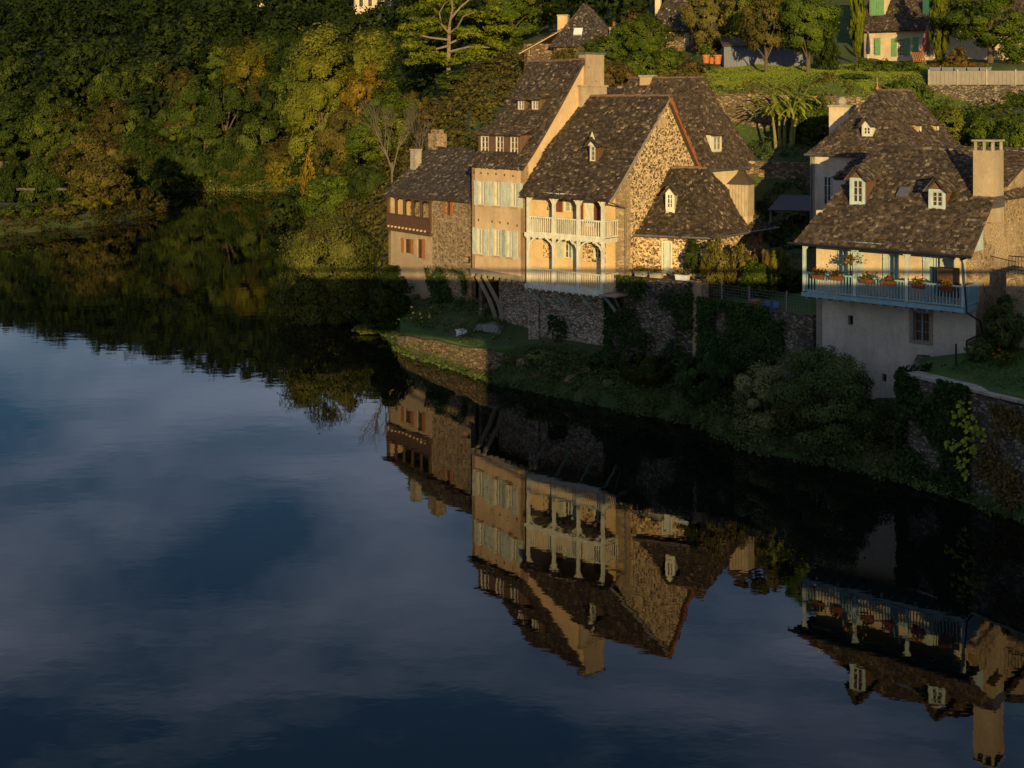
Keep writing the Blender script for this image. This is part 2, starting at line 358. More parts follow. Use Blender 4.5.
CP = np.array([
 (34, 30, 3.0), (26, 44, 3.6), (20, 50, 3.2), (17, 53, 2.0), (13, 56, 1.2), (14, 60, 1.6), (10, 62, 1.5), (6, 66, 1.6), (0, 71, 1.5), (-5, 77, 1.7), (-6.5, 84, 2.4), (-3, 82, 3.0), (-9, 90, 2.6),
 (24, 60, 4.2), (32, 52, 6), (40, 60, 9), (18, 66, 6), (12, 73, 6.2), (17, 76, 7.4), (15, 81, 8.6), (18, 81.4, 9.0), (15, 82.6, 10.8), (18, 83, 11), (24, 70, 8), (4, 78, 6.0), (9, 82, 7.6), (0, 86, 5.2), (-4, 94, 5.5), (14, 86, 9), (20, 82, 9.5), (28, 78, 10),
 (17, 88.5, 11.8), (22, 87, 12.0), (17, 89.6, 12.0), (22, 88.6, 12.2), (17, 90.4, 15.2), (22, 89.6, 15.2), (13, 89.6, 12.5), (13, 90.6, 15.2), (32, 95, 13.6), (36, 95, 13.6), (32, 96.8, 16.9), (37, 96.8, 16.9), (27, 85, 12.2), (17, 92, 15.4), (25, 91, 15.4), (33, 86, 13), (35, 91, 14.6), (42, 84, 14), (16, 100, 16.6), (24, 102, 17.4), (32, 100, 17), (22, 110, 18.2), (32, 112, 18.6), (45, 106, 18.2), (46, 93, 14.5),
 (8, 92, 11), (6, 100, 14.4), (0, 100, 10.5), (-5, 105, 10), (6, 110, 17.6), (12, 114, 18.8), (0, 115, 15.5), (-8, 112, 11), (-8, 125, 14), (4, 130, 20), (20, 130, 23), (40, 130, 25), (60, 110, 22), (80, 90, 22),
 (-14, 110, 5), (-16, 130, 7), (-10, 145, 17), (-18, 170, 9), (-8, 175, 22), (-24, 205, 8), (-10, 215, 24), (-30, 225, 5), (-33, 214, 2), (-60, 228, 3.5), (-45, 224, 3), (-75, 228, 3), (-90, 240, 6), (-40, 250, 16), (-70, 270, 22), (-40, 290, 30), (-25, 275, 32), (-100, 290, 27), (-150, 300, 15),
 (0, 260, 42), (30, 200, 38), (60, 160, 38), (0, 330, 52), (-60, 352, 54), (-65, 330, 37), (-120, 370, 43), (-180, 370, 30), (-35, 325, 42), (-240, 400, 28), (60, 260, 52), (120, 200, 46), (150, 80, 34), (-250, 330, 12), (-120, 440, 50), (0, 450, 60), (-260, 500, 50), (200, 300, 60),
 (-52, 165, 1.6), (-60, 150, 1.6), (-75, 160, 2.0), (-100, 180, 2.4), (-140, 190, 3), (-110, 150, 3), (-180, 230, 4), (-100, 100, 3), (-110, 0, 3), (60, 20, 6), (60, -80, 4), (60, -300, 3), (-120, -300, 3), (600, 600, 70), (-600, 600, 60), (600, 0, 40), (-600, 100, 20), (600, -300, 10), (-600, -300, 8)], float)
def _k(a, b): return np.sqrt(((a[:, None, :]-b[None])**2).sum(-1)+1.0)
_A = _k(CP[:, :2], CP[:, :2]); _n = len(CP); _K = np.zeros((_n+1, _n+1)); _K[:_n, :_n] = _A; _K[:_n, _n] = 1; _K[_n, :_n] = 1
_w = np.linalg.solve(_K, np.append(CP[:, 2], 0))
def ground_z(X, Y):
    X = np.atleast_1d(np.asarray(X, float)); Y = np.atleast_1d(np.asarray(Y, float)); sh = X.shape
    P = np.stack([X.ravel(), Y.ravel()], -1)
    z = (np.concatenate([_k(P[i:i+20000], CP[:, :2])@_w[:_n] for i in range(0, len(P), 20000)])+_w[_n]).reshape(sh)
    sd = sdist(X, Y); nz = .12*np.sin(X*.9+np.sin(Y*.7))*np.cos(Y*.8)+.05*np.sin(X*2.3)*np.sin(Y*2.1)
    up = np.maximum(.25, np.minimum(z+nz*np.clip(sd/6, 0, 1), .15+sd*1.0))
    return np.where(sd < 0, np.maximum(-3, -.05+sd*.8), np.where(sd < .3, sd*.8-.05+sd*.2, up))
def gz(x, y): return float(ground_z(x, y)[0])
xs = np.concatenate([np.arange(-620, -240, 20), np.arange(-240, -70, 4), np.arange(-70, -20, 1.5), np.arange(-20, 50, .6), np.arange(50, 100, 3), np.arange(100, 620, 20)])
ys = np.concatenate([np.arange(-320, 0, 20), np.arange(0, 40, 3), np.arange(40, 115, .6), np.arange(115, 240, 1.8), np.arange(240, 480, 5), np.arange(480, 640, 20)])
GX, GY = np.meshgrid(xs, ys); GZ = ground_z(GX, GY); ny, nx = GX.shape
idx = np.arange(ny*nx).reshape(ny, nx); Q = np.stack([idx[:-1, :-1], idx[:-1, 1:], idx[1:, 1:], idx[1:, :-1]], -1).reshape(-1, 4)
m, n, l, p = newmat('grass_and_earth'); tcx = n.new('ShaderNodeTexCoord').outputs['Object']
g1 = noise(n, l, tcx, .35, 8, .65); g2 = noise(n, l, tcx, 5, 6, .7)
r = ramp(n, [(.3, (.03, .055, .01)), (.5, (.05, .085, .015)), (.62, (.085, .08, .028)), (.75, (.1, .075, .04))]); l.new(g1, r.inputs[0])
r2 = ramp(n, [(.3, (.55,)*3), (.7, (1.3,)*3)]); l.new(g2, r2.inputs[0])
l.new(mixc(n, l, 1.0, r.outputs[0], r2.outputs[0], 'MULTIPLY'), p.inputs['Base Color']); p.inputs['Roughness'].default_value = .95; bump(n, l, g2, p, 1, .15)
M['ground'] = m
me = np_mesh('ground', np.stack([GX, GY, GZ], -1).reshape(-1, 3), Q, np.full(len(Q), .5), m); me.shade_smooth()
go = bpy.data.objects.new('ground', me); S.collection.objects.link(go); struct(go)
# lawn material
m, n, l, p = newmat('lawn'); tcx = n.new('ShaderNodeTexCoord').outputs['Object']
g1 = noise(n, l, tcx, .5, 7, .65); g2 = noise(n, l, tcx, 12, 6, .75); r = ramp(n, [(.3, (.04, .1, .012)), (.55, (.065, .14, .02)), (.75, (.11, .13, .035))]); l.new(g1, r.inputs[0])
r2 = ramp(n, [(.3, (.6,)*3), (.7, (1.3,)*3)]); l.new(g2, r2.inputs[0]); l.new(mixc(n, l, 1.0, r.outputs[0], r2.outputs[0], 'MULTIPLY'), p.inputs['Base Color']); p.inputs['Roughness'].default_value = .95; bump(n, l, g2, p, 1, .1)
M['lawn'] = m
# water
m, n, l, p = newmat('river_water'); p.inputs['Base Color'].default_value = (.0025, .0035, .0035, 1); p.inputs['Roughness'].default_value = .6; p.inputs['Specular IOR Level'].default_value = 0
tcx = n.new('ShaderNodeTexCoord').outputs['Object']
w1 = noise(n, l, tcx, .55, 3, .5, (1, 1.6, 1)); w2 = noise(n, l, tcx, 3.2, 3, .6, (1, 1.9, 1)); w3 = noise(n, l, tcx, .045, 3, .5)
gust = ramp(n, [(.4, (.25,)*3), (.62, (1,)*3)]); l.new(w3, gust.inputs[0])
h2 = mixc(n, l, 1.0, w2, gust.outputs[0], 'MULTIPLY')
ad = n.new('ShaderNodeMath'); ad.operation = 'MULTIPLY_ADD'; l.new(h2, ad.inputs[0]); ad.inputs[1].default_value = .07; l.new(w1, ad.inputs[2])
b = n.new('ShaderNodeBump'); b.inputs['Strength'].default_value = 1; b.inputs['Distance'].default_value = .0032; l.new(ad.outputs[0], b.inputs['Height'])
gl = n.new('ShaderNodeBsdfGlossy'); gl.inputs['Roughness'].default_value = .012; l.new(b.outputs[0], gl.inputs['Normal'])
fr = n.new('ShaderNodeFresnel'); fr.inputs['IOR'].default_value = 1.56; l.new(b.outputs[0], fr.inputs['Normal'])
ms = n.new('ShaderNodeMixShader'); l.new(fr.outputs[0], ms.inputs[0]); l.new(p.outputs[0], ms.inputs[1]); l.new(gl.outputs[0], ms.inputs[2]); l.new(ms.outputs[0], n['Material Output'].inputs[0])
mb = MB(); mb.poly([(-400, -320, 0), (120, -320, 0), (120, 420, 0), (-400, 420, 0)]); struct(mb.build('water', m))

# ------------------------------------------------------------------ the road bridge the photograph is taken from (its shadow lies on everything low)
br = thing('road_bridge', 'road bridge with iron handrail crossing the river beneath the viewpoint', 'bridge', (0, -5, 0))
FB = Fr((-110, -.6), (1, 0), (0, -1))
mb = MB(); mb.fbox(FB, 0, 170, 0, 8, 11.9, 14.05); mb.build('deck', M['concrete'], br)
mb = MB(); mb.fbox(FB, 0, 170, .02, .3, 14.05, 14.3); mb.fbox(FB, 0, 170, 7.7, 7.98, 14.05, 14.3); mb.build('parapet', M['concrete'], br)
mb = MB(); mb.fbox(FB, 0, 170, .06, .26, 14.72, 14.92)
for i in range(86): mb.fbox(FB, i*2, i*2+.05, .12, .2, 14.3, 14.72)
mb.build('handrail', M['iron'], br)
for x in (20, 60): mb = MB(); mb.fbox(FB, x, x+5, -.4, 8.4, -3, 11.9); mb.build('pier', M['chimney_stone'], br)
mb = MB(); mb.fbox(FB, 112.7, 190, -.3, 8.3, -3, 11.9); mb.build('shade_abutment', M['chimney_stone'], br)  # unseen; drawn out across the river to shade the low right bank

# ------------------------------------------------------------------ building kit
def tiles(mb, poly, row=.14, wmin=.07, wmax=.22, eave=None, lift=.05, seed=0):
    "overlapping rough stone tiles on a convex planar polygon; eave: bottom edge direction"
    R = random.Random(seed+len(mb.f)); P = [Vector(q) for q in poly]
    nrm = Vector((0, 0, 0))
    for i in range(len(P)): nrm += (P[i]).cross(P[(i+1) % len(P)])
    nrm.normalize()
    if nrm.z < 0: nrm = -nrm
    e = Vector((-nrm.y, nrm.x, 0)); e.normalize(); w = nrm.cross(e)
    if w.z < 0: w = -w
    o = P[0]; q2 = [((q-o).dot(e), (q-o).dot(w)) for q in P]; smin = min(q[1] for q in q2); smax = max(q[1] for q in q2)
    s = smin-.06
    while s < smax:
        sc = min(max(s+row*.5, smin+.01), smax-.005); xsn = []
        for i in range(len(q2)):
            (x0, y0), (x1, y1) = q2[i], q2[(i+1) % len(q2)]
            if (y0 > sc) != (y1 > sc): xsn.append(x0+(x1-x0)*(sc-y0)/(y1-y0))
        if len(xsn) >= 2:
            xa, xb = min(xsn), max(xsn); x = xa-R.uniform(0, .12)
            while x < xb:
                wd = R.uniform(wmin, wmax); x2 = min(x+wd, xb+R.uniform(0, .06))
                if x2-x > .05:
                    s0 = s-R.uniform(-.02, .05); s1 = s+row*1.35; l0 = lift+R.uniform(-.01, .035); l1 = .012; tl = R.uniform(-.014, .014)
                    t = R.random(); 
                    def pt(xx, ss, hh): return o+e*xx+w*ss+nrm*(hh+.03*math.sin(xx*1.4+o.x*3)*math.sin(ss*1.2+o.y))
                    a, b2, c, d = pt(x+R.uniform(0, .03), s0, l0+tl), pt(x2-R.uniform(0, .02), s0+R.uniform(-.03, .03), l0-tl), pt(x2, min(s1, smax+.03), l1-tl), pt(x, min(s1, smax+.03), l1+tl)
                    th = nrm*(.045+R.random()*.02); mb.poly([a, b2, c, d], t); mb.poly([a-th, b2-th, b2, a], t); mb.poly([a-th, a, d, d-th], t); mb.poly([b2, b2-th, c-th, c], t)
                x = x2
        s += row*R.uniform(.92, 1.08)
def slab(mb, poly, th=.13):
    P = [Vector(q) for q in poly]; nrm = Vector((0, 0, 0))
    for i in range(len(P)): nrm += (P[i]).cross(P[(i+1) % len(P)])
    nrm.normalize()
    if nrm.z < 0: nrm = -nrm
    mb.prism([q-nrm*th for q in P], nrm*(th-.04))
def lerp(a, b, t): return tuple(a[i]+(b[i]-a[i])*t for i in range(3))
def roof(parent, E, R, mat, sides=(0, 1, 2, 3), flare=0.0, seed=1, ridge=True, row=.14, name='roof'):
    "E: 4 eave corners, R: ridge point belonging to each corner; flare: how much the foot of the slope kicks out"
    t = MB(); s = MB(); rings = [0, .16, .34, .6, 1] if flare else [0, 1]
    def P(i, k):
        q = lerp(E[i], R[i], k); return (q[0], q[1], q[2]-flare*math.sin(math.pi*k**.7)*(R[i][2]-E[i][2]))
    for i in sides:
        j = (i+1) % 4
        for k in range(len(rings)-1):
            a, b, c, d = P(i, rings[k]), P(j, rings[k]), P(j, rings[k+1]), P(i, rings[k+1])
            pl = [a, b, c] if (Vector(c)-Vector(d)).length < .05 else [a, b, c, d]
            tiles(t, pl, seed=seed+i*7+k, row=row); slab(s, pl)
    o = t.build(name, mat, parent); s.build('roof_boarding', M['slab'], o)
    if ridge:
        r = MB(); pts = [R[0]] if (Vector(R[0])-Vector(R[1])).length > .1 else []
        segs = []
        u = []
        for q in R:
            if all((Vector(q)-Vector(z)).length > .1 for z in u): u.append(q)
        if len(u) == 2: segs.append((u[0], u[1]))
        for i in sides:
            j = (i+1) % 4
            if (Vector(R[i])-Vector(R[j])).length < .1:
                pass
        for a, b in segs:
            n_ = max(1, int((Vector(b)-Vector(a)).length/.38))
            for q in range(n_):
                p0 = Vector(lerp(a, b, q/n_)); p1 = Vector(lerp(a, b, (q+1.06)/n_)); dz = Vector((0, 0, .03+rnd(-.015, .03)))
                r.tube(p0+dz, p1+dz*1.3, .08, .09, 7, rnd(0, 1))
        if segs: r.build('ridge_capping', M['ridge'] if mat is not M['lauze_dark'] else mat, o)
    return o
def wall(mb, F, a0, a1, z0, z1, ops=(), th=.3, t=.5):
    "facade with real openings: front sheet, reveals and a back sheet"
    A = sorted({a0, a1, *[o[0] for o in ops], *[o[0]+o[2] for o in ops]}); Z = sorted({z0, z1, *[o[1] for o in ops], *[o[1]+o[3] for o in ops]})
    A = [x for x in A if a0 <= x <= a1]; Z = [x for x in Z if z0 <= x <= z1]
    def inside(a, z): return any(o[0] < a < o[0]+o[2] and o[1] < z < o[1]+o[3] for o in ops)
    for i in range(len(A)-1):
        for j in range(len(Z)-1):
            if not inside((A[i]+A[i+1])/2, (Z[j]+Z[j+1])/2):
                for b in (0, th):
                    mb.poly([F.p(A[i], b, Z[j]), F.p(A[i+1], b, Z[j]), F.p(A[i+1], b, Z[j+1]), F.p(A[i], b, Z[j+1])], t)
    for o in list(ops)+[(a0, z0, a1-a0, z1-z0)]:
        a, z, w, h = o
        for (x0, y0, x1, y1) in ((a, z, a+w, z), (a+w, z, a+w, z+h), (a+w, z+h, a, z+h), (a, z+h, a, z)):
            mb.poly([F.p(x0, 0, y0), F.p(x1, 0, y1), F.p(x1, th, y1), F.p(x0, th, y0)], t)
def gable(mb, F, pts, th=.3, b=0):
    "pts: (a, z) outline, convex"
    mb.prism([F.p(a, b, z) for a, z in pts], Vector(F.p(0, th, 0))-Vector(F.p(0, 0, 0)))
def window(F, o, parent, frame, pane=None, cols=2, rows=3, sill=None, b=.14, fw=.06, sh=None, shw=None, shs=(-1, 1), arched=False, bars=None, nested=False):
    "window in opening o=(a,z,w,h): frame > pane, with open shutters against the wall"
    a, z, w, h = o; mb = MB()
    for x0, x1, y0, y1 in ((a, a+fw, z, z+h), (a+w-fw, a+w, z, z+h), (a+fw, a+w-fw, z, z+fw), (a+fw, a+w-fw, z+h-fw, z+h)): mb.fbox(F, x0, x1, b-.04, b+.03, y0, y1)
    for i in range(1, cols): x = a+w*i/cols; mb.fbox(F, x-.018-.012*(cols == 2), x+.018+.012*(cols == 2), b-.03, b+.02, z+fw, z+h-fw)
    for i in range(1, rows): y = z+h*i/rows; mb.fbox(F, a+fw, a+w-fw, b-.025, b+.015, y-.014, y+.014)
    f = mb.build('window', frame, parent)
    tgt = parent if nested else f
    mb = MB(); mb.fbox(F, a+.01, a+w-.01, b+.03, b+.05, z+.01, z+h-.01); mb.build('pane', pane or M['glass'], tgt)
    if sill: mb = MB(); mb.fbox(F, a-.1, a+w+.1, -.08, .1, z-.09, z-.003); mb.build('sill', sill, tgt)
    if sh:
        sw = shw or w/2+.02
        for s_ in shs:
            x0 = a-sw-.01 if s_ < 0 else a+w+.01; mb = MB(); mb.fbox(F, x0, x0+sw, -.045, -.012, z-.03, z+h+.03)
            for k in range(3): y = z+h*(.14+.36*k); mb.fbox(F, x0+.02, x0+sw-.02, -.07, -.046, y-.035, y+.035)
            nsl = max(3, int(sw/.11))
            for k in range(1, nsl): mb.fbox(F, x0+sw*k/nsl-.006, x0+sw*k/nsl+.006, -.05, -.0455, z, z+h)
            mb.build('shutter', sh, parent)
    if bars:
        mb = MB()
        for k in range(5): x = a+w*(k+.5)/5; mb.tube(F.p(x, -.03, z+.02), F.p(x, -.03, z+h-.02), .014, n=5)
        mb.build('window_bars', bars, f)
    return f
def dormer(F, parent, a0, a1, b, z0, z1, depth, wallm, framem, roofm, wins, shape='shed', rise=.35, pane=None, cols=2, rows=3, slope=.45):
    mb = MB(); G = F.off(0, b); mb.fbox(G, a0, a1, .06, depth, z0-.5, z1)
    # face around the windows
    wall(mb, G, a0, a1, z0, z1, wins, .06)
    if shape == 'gable': gable(mb, G, [(a0, z1), (a1, z1), ((a0+a1)/2, z1+(a1-a0)*.62)], .06)
    d = mb.build('dormer', wallm, parent); o = .14
    for w in wins:
        window(G, w, d, framem, pane, cols, rows, b=.03, fw=.05, nested=True)
    t = MB()
    if shape == 'shed':
        pl = [G.p(a0-o, -.18, z1+.02), G.p(a1+o, -.18, z1+.02), G.p(a1+o, depth, z1+slope*depth), G.p(a0-o, depth, z1+slope*depth)]
        tiles(t, pl, seed=3); slab(t, pl, .09)
    else:
        am = (a0+a1)/2; zr = z1+(a1-a0)*.62+.12
        for pl in ([G.p(am, -.2, zr), G.p(am, depth, zr), G.p(a0-o, depth, z1-.05), G.p(a0-o, -.2, z1-.05)], [G.p(am, -.2, zr), G.p(am, depth, zr), G.p(a1+o, depth, z1-.05), G.p(a1+o, -.2, z1-.05)]):
            tiles(t, pl, seed=5, row=.2, wmin=.15, wmax=.3); slab(t, pl, .07)
    t.build('dormer_roof', roofm, d); return d
def railing(F, parent, a0, a1, b, z0, z1, mat, sp=.13, w=.05, along='a', name='railing'):
    mb = MB()
    def bx(x0, x1, y0, y1, zz0, zz1):
        if along == 'a': mb.fbox(F, x0, x1, b+y0, b+y1, zz0, zz1)
        else: mb.fbox(F, b+y0, b+y1, x0, x1, zz0, zz1)
    bx(a0, a1, -.04, .04, z1-.07, z1); bx(a0, a1, -.03, .03, z0+.08, z0+.15)
    n_ = max(2, int(abs(a1-a0)/sp))
    for i in range(n_): x = a0+(a1-a0)*(i+.5)/n_; bx(x-w/2, x+w/2, -.015, .015, z0+.15, z1-.07)
    return mb.build(name, mat, parent)
def chimney(F, parent, a0, a1, b0, b1, z0, z1, mat, cap=None, base=None, capth=.12, pots=0, legs=0, over=.07):
    mb = MB(); mb.fbox(F, a0, a1, b0, b1, z0, z1)
    if base: mb.fbox(F, a0-base[0], a1+base[0], b0-base[0], b1+base[0], z0, base[1])
    c = mb.build('chimney', mat, parent); mb = MB()
    if legs:
        for x in (a0+.08, (a0+a1)/2, a1-.08):
            for y in (b0+.08, b1-.08): mb.fbox(F, x-.05, x+.05, y-.05, y+.05, z1, z1+legs)
    mb.fbox(F, a0-over, a1+over, b0-over, b1+over, z1+legs, z1+legs+capth); mb.build('chimney_cap', cap or M['concrete'], c)
    for i in range(pots):
        q = F.p(a0+(a1-a0)*(i+.5)/pots, (b0+b1)/2, z1+capth); mb = MB(); mb.tube(q, (q[0], q[1], q[2]+.45), .13, .1, 10); mb.build('chimney_pot', M['terracotta'], c)
    return c
def brace(mb, p0, p1, w=.09, sag=.12):
    "curved timber brace from p0 (low, on the post) to p1 (high, on the beam)"
    p0 = Vector(p0); p1 = Vector(p1); mid = (p0+p1)/2; c = Vector((p1.x, p1.y, p0.z)); mid = mid+(Vector((p0.x, p0.y, p1.z))-mid)*sag*2
    mb.bar(p0, mid, w, w); mb.bar(mid, p1, w, w)
# ------------------------------------------------------------------ tall cream house
FW = Fr((-2.3, 74.7), (2.96, -3.7)); WW = 4.74
h = thing('tall_house', 'tall narrow cream house with pale green shutters and steep stone roof, overhanging the riverbank', 'house', FW.p(0, 0, 1.5))
ops1 = [FW.rect(*r_) for r_ in ((479.3, 181.5, 485.3, 205), (494.8, 182, 501, 206), (511.6, 183, 517.8, 207))]
ops2 = [FW.rect(*r_) for r_ in ((477.5, 228.5, 484, 254.5), (494.5, 229.5, 500.5, 256), (507.5, 231, 513, 257.5))]
mb = MB(); wall(mb, FW, 0, WW, 5.35, 11.45, ops1+ops2)
R_ = FW.right(WW); gable(mb, R_, [(0, 5.35), (8.6, 5.35), (8.6, 11.3), (4.3, 17.0), (0, 11.4)]); mb2 = FW.left(8.6)
gable(mb, mb2, [(0, 5.35), (8.6, 5.35), (8.6, 11.3), (4.3, 17.0), (0, 11.3)]); wall(mb, FW.back(WW, 8.6), 0, WW, 5.35, 11.3)
mb.build('wall', M['cream'], h)
for i, o in enumerate(ops1): window(FW, o, h, M['white'], M['glass_pale'], 2, 3, sill=M['quoin'], sh=M['shutter'], shw=.44, b=.06)
for i, o in enumerate(ops2): window(FW, o, h, M['white'], M['glass_pale'], 2, 3, sill=M['quoin'], sh=M['shutter'], shw=.42, b=.06)
for x, y in ((474, 172.5), (481, 173), (488, 173.6), (496, 174), (504.5, 175), (513, 176), (478.5, 220), (492, 221.5), (500, 222.5), (508, 223.5), (517, 225.5)):
    a = FW.a(x); z = FW.z(x, y); mb = MB(); mb.fbox(FW, a-.055, a+.055, -.004, .1, z-.055, z+.055); mb.build('putlog_hole', M['dark'], h)
mb = MB(); mb.fbox(FW, -.05, WW+.02, -.1, .35, 5.08, 5.345)
for k in range(9): a = .15+k*.55; mb.fbox(FW, a, a+.14, -.22, .0, 4.92, 5.08)
mb.build('sill_beam', M['grey_wood'], h)
for a in (.5, 1.25):
    mb = MB(); q = [FW.p(a, -.05, 4.95), FW.p(a+.15, .25, 4.35), FW.p(a+.35, .65, 3.5), FW.p(a+.45, .95, 2.6), FW.p(a+.45, 1.0, 1.9)]
    for i in range(4): mb.bar(q[i], q[i+1], .17, .2)
    mb.build('bracket', M['grey_wood'], h)
a_s = FW.a(499, 1.0)
mb = MB(); wall(mb, FW.off(0, 1.0), a_s, WW+.6, .9, 5.1, th=.6); mb.fbox(FW, a_s, a_s+.5, 1.5, 8, .9, 5.1); mb.build('basement_wall', M['base_stone'], h)
mb = MB(); mb.fbox(FW, -.4, a_s+.4, 3.2, 3.5, 1.2, 5.3); mb.fbox(FW, -.4, -.1, .8, 3.2, 1.2, 5.3); mb.build('undercroft_wall', M['mossy'], h)
mb = MB(); mb.fbox(FW, -.2, WW, -.02, 6, 5.2, 5.3); mb.build('undercroft_ceiling', M['slab'], h)
E = [FW.p(-.05, -.25, 11.25), FW.p(WW+.12, -.25, 11.25), FW.p(WW+.12, 9, 11.1), FW.p(-.05, 9, 11.1)]
RL, RR = FW.p(.0, 4.3, 17.25), FW.p(WW+.12, 4.3, 17.25)
roof(h, E, [RL, RR, RR, RL], M['lauze'], (0, 2), flare=.03, seed=11)
b_ = .42; w3 = [FW.rect(*r_, b=b_) for r_ in ((481, 136, 488.6, 153.5), (496, 136, 503.6, 154), (510.5, 136.5, 518, 154.5))]
dormer(FW, h, FW.a(478.5, b_), FW.a(520, b_), b_, min(o[1] for o in w3)-.06, max(o[1]+o[3] for o in w3)+.06, 1.6, M['cheek'], M['white'], M['lauze'], w3, pane=M['glass_pale'], rows=3)
b_ = 2.15
for x0, x1 in ((517.5, 524.5), (531.5, 538.5)):
    o = FW.rect(x0+.6, 100.5, x1-.4, 109.5, b=b_); dormer(FW, h, FW.a(x0-.4, b_), FW.a(x1+.4, b_), b_, o[1]-.05, o[1]+o[3]+.06, 1.1, M['cheek'], M['white'], M['lauze'], [o], pane=M['glass_pale'], rows=2)
chimney(FW, h, WW-.42, WW+.2, 4.35, 5.75, 14, 17.6, M['stack'], M['zinc'], capth=.1, over=.09)
mb = MB(); mb.fbox(FW, WW-.6, WW+.27, 3.95, 5.9, 13.9, 15.75); mb.fbox(FW, WW-.66, WW+.33, 3.88, 5.98, 15.75, 15.85); mb.build('chimney_base', M['stack'], h)

# ------------------------------------------------------------------ gallery house on the left
FL = Fr((-8.2, 86.3), (5.7, -7.8)); WL = 9.75
h = thing('gallery_house', 'low stone and plaster house with a dark timber gallery, leftmost riverside house', 'house', FL.p(1.2, 0, 2))
a5 = FL.a(432.5); aL = FL.a(398)
lg = (.25, 6.75, a5-.35, 1.85)
o_a = [FL.rect(404.5, 239, 411, 253), FL.rect(417, 239, 422.5, 258)]
mb = MB(); wall(mb, FL, 0, a5, 4.1, 8.9, [lg]+o_a); wall(mb, FL, aL, a5, 1.2, 4.098)
wall(mb, FL.left(6.4), 0, 6.4, 4.1, 8.9); wall(mb, FL.left(6.4).off(0, aL), 0, 6.4, 1.2, 4.098)
mb.build('wall', M['patchy'], h)
o_b = [FL.rect(446, 201, 450.5, 215)]
mb = MB(); hole = FL.rect(464.5, 256, 470, 263)
wall(mb, FL, a5, WL, 1.5, 8.9, o_b+[hole]); gable(mb, FL.left(6.4), [(0, 8.9), (6.4, 8.9), (3.2, 11.6)]); wall(mb, FL.back(WL, 6.4), 0, WL, 2, 8.9)
mb.build('wall', M['rubble'], h)
mb = MB(); mb.fbox(FL, hole[0], hole[0]+hole[2], .28, .31, hole[1], hole[1]+hole[3]); mb.build('dark_opening', M['dark'], h)
mb = MB(); mb.fbox(FL, lg[0]-.2, lg[0]+lg[2]+.2, 1.5, 1.6, 6.2, 8.9); mb.build('gallery_back_wall', M['rubble'], h)
mb = MB(); mb.fbox(FL, .1, a5, .1, 1.5, 6.5, 6.74); mb.build('gallery_floor', M['brown_wood'], h)
mb = MB(); mb.fbox(FL, .0, a5-.05, -.14, -.06, 6.62, 7.45); mb.fbox(FL, .0, a5-.05, -.2, -.04, 7.45, 7.53); mb.fbox(FL, .0, a5, -.2, .05, 6.4, 6.6)
for k in range(24): a = .12+k*.215; mb.fbox(FL, a, a+.02, -.15, -.141, 6.66, 7.44)
mb.build('gallery_parapet', M['brown_wood'], h)
mb = MB(); nP = 6
for k in range(nP):
    a = .08+(a5-.25)*k/(nP-1); mb = MB(); mb.fbox(FL, a-.06, a+.06, -.15, -.03, 7.5, 8.62)
    for s_ in (-1, 1):
        if 0 <= k+s_*.5 <= nP-1: brace(mb, FL.p(a, -.09, 8.3), FL.p(a+s_*.25, -.09, 8.58), .06)
    mb.build('gallery_post', M['brown_wood'], h)
mb = MB(); mb.fbox(FL, 0, a5, -.17, .0, 8.6, 8.76); mb.build('gallery_beam', M['brown_wood'], h)
for k in range(11): a = .3+k*.45; mb = MB(); mb.fbox(FL, a-.05, a+.05, -.24, -.141, 6.62, 6.74); mb.build('joist_end', M['cream_old'], h)
for o in o_a: window(FL, o, h, M['brown_wood'], M['glass'], 2, 2, sh=M['orange_wood'], shw=.36, shs=(1,) if o is o_a[1] else (-1, 1))
window(FL, o_b[0], h, M['brown_wood'], M['glass'], 1, 2, sh=M['orange_wood'], shw=.3)
E = [FL.p(-.2, -.35, 8.75), FL.p(WL+.3, -.35, 8.9), FL.p(WL+.3, 6.9, 8.7), FL.p(-.2, 6.9, 8.7)]; RL, RR = FL.p(-.2, 3.2, 11.75), FL.p(WL+.3, 3.2, 11.75)
roof(h, E, [RL, RR, RR, RL], M['lauze_dark'], (0, 2), flare=.05, seed=21)
a = FL.a(436.5, 3.4); chimney(FL, h, a-.6, a+.5, 3.1, 3.9, 10.5, 12.75, M['rubble'], M['rubble'], over=-.15, capth=.25)
a = FL.a(416.5, 1.9); chimney(FL, h, a-.3, a+.3, 1.6, 2.1, 9.5, 11.65, M['concrete'], M['concrete'], over=.04, capth=.08)

# ------------------------------------------------------------------ gable house with the two white balconies
FG = Fr((1.71, 70.75), (.775, -.632)); WG = 5.35; DG = 7.14
h = thing('balcony_house', 'stone gabled house with two tiers of white timber balconies facing the river', 'house', FG.p(0, 0, 1.5))
b_ = 0
g_hi = [FG.rect(563, 197, 574.5, 212), FG.rect(584, 199, 594.5, 227)]
g_lo = [FG.rect(563.5, 237, 571, 258.5), FG.rect(593, 248, 600, 259)]
zf1, zf2 = 5.2, 8.0
mb = MB(); wall(mb, FG, -.95, WG, 5.0, 11.2, g_hi+g_lo); mb.build('wall', M['ochre'], h)
mb = MB(); GR = FG.right(WG); gz_ = [(0, 1.5), (DG, 1.5), (DG, 11.2), (4.02, 15.0), (0, 11.2)]
gable(mb, GR, gz_, .35, -.003); wall(mb, FG.back(WG, DG), 0, WG+1, 5, 11); mb.build('gable_wall', M['gable_stone'], h)
mb = MB(); mb.fbox(FG, WG-.55, WG+.03, -.05, .45, 1.6, 10.9); mb.build('corner_quoins', M['chimney_stone'], h)
mb = MB()
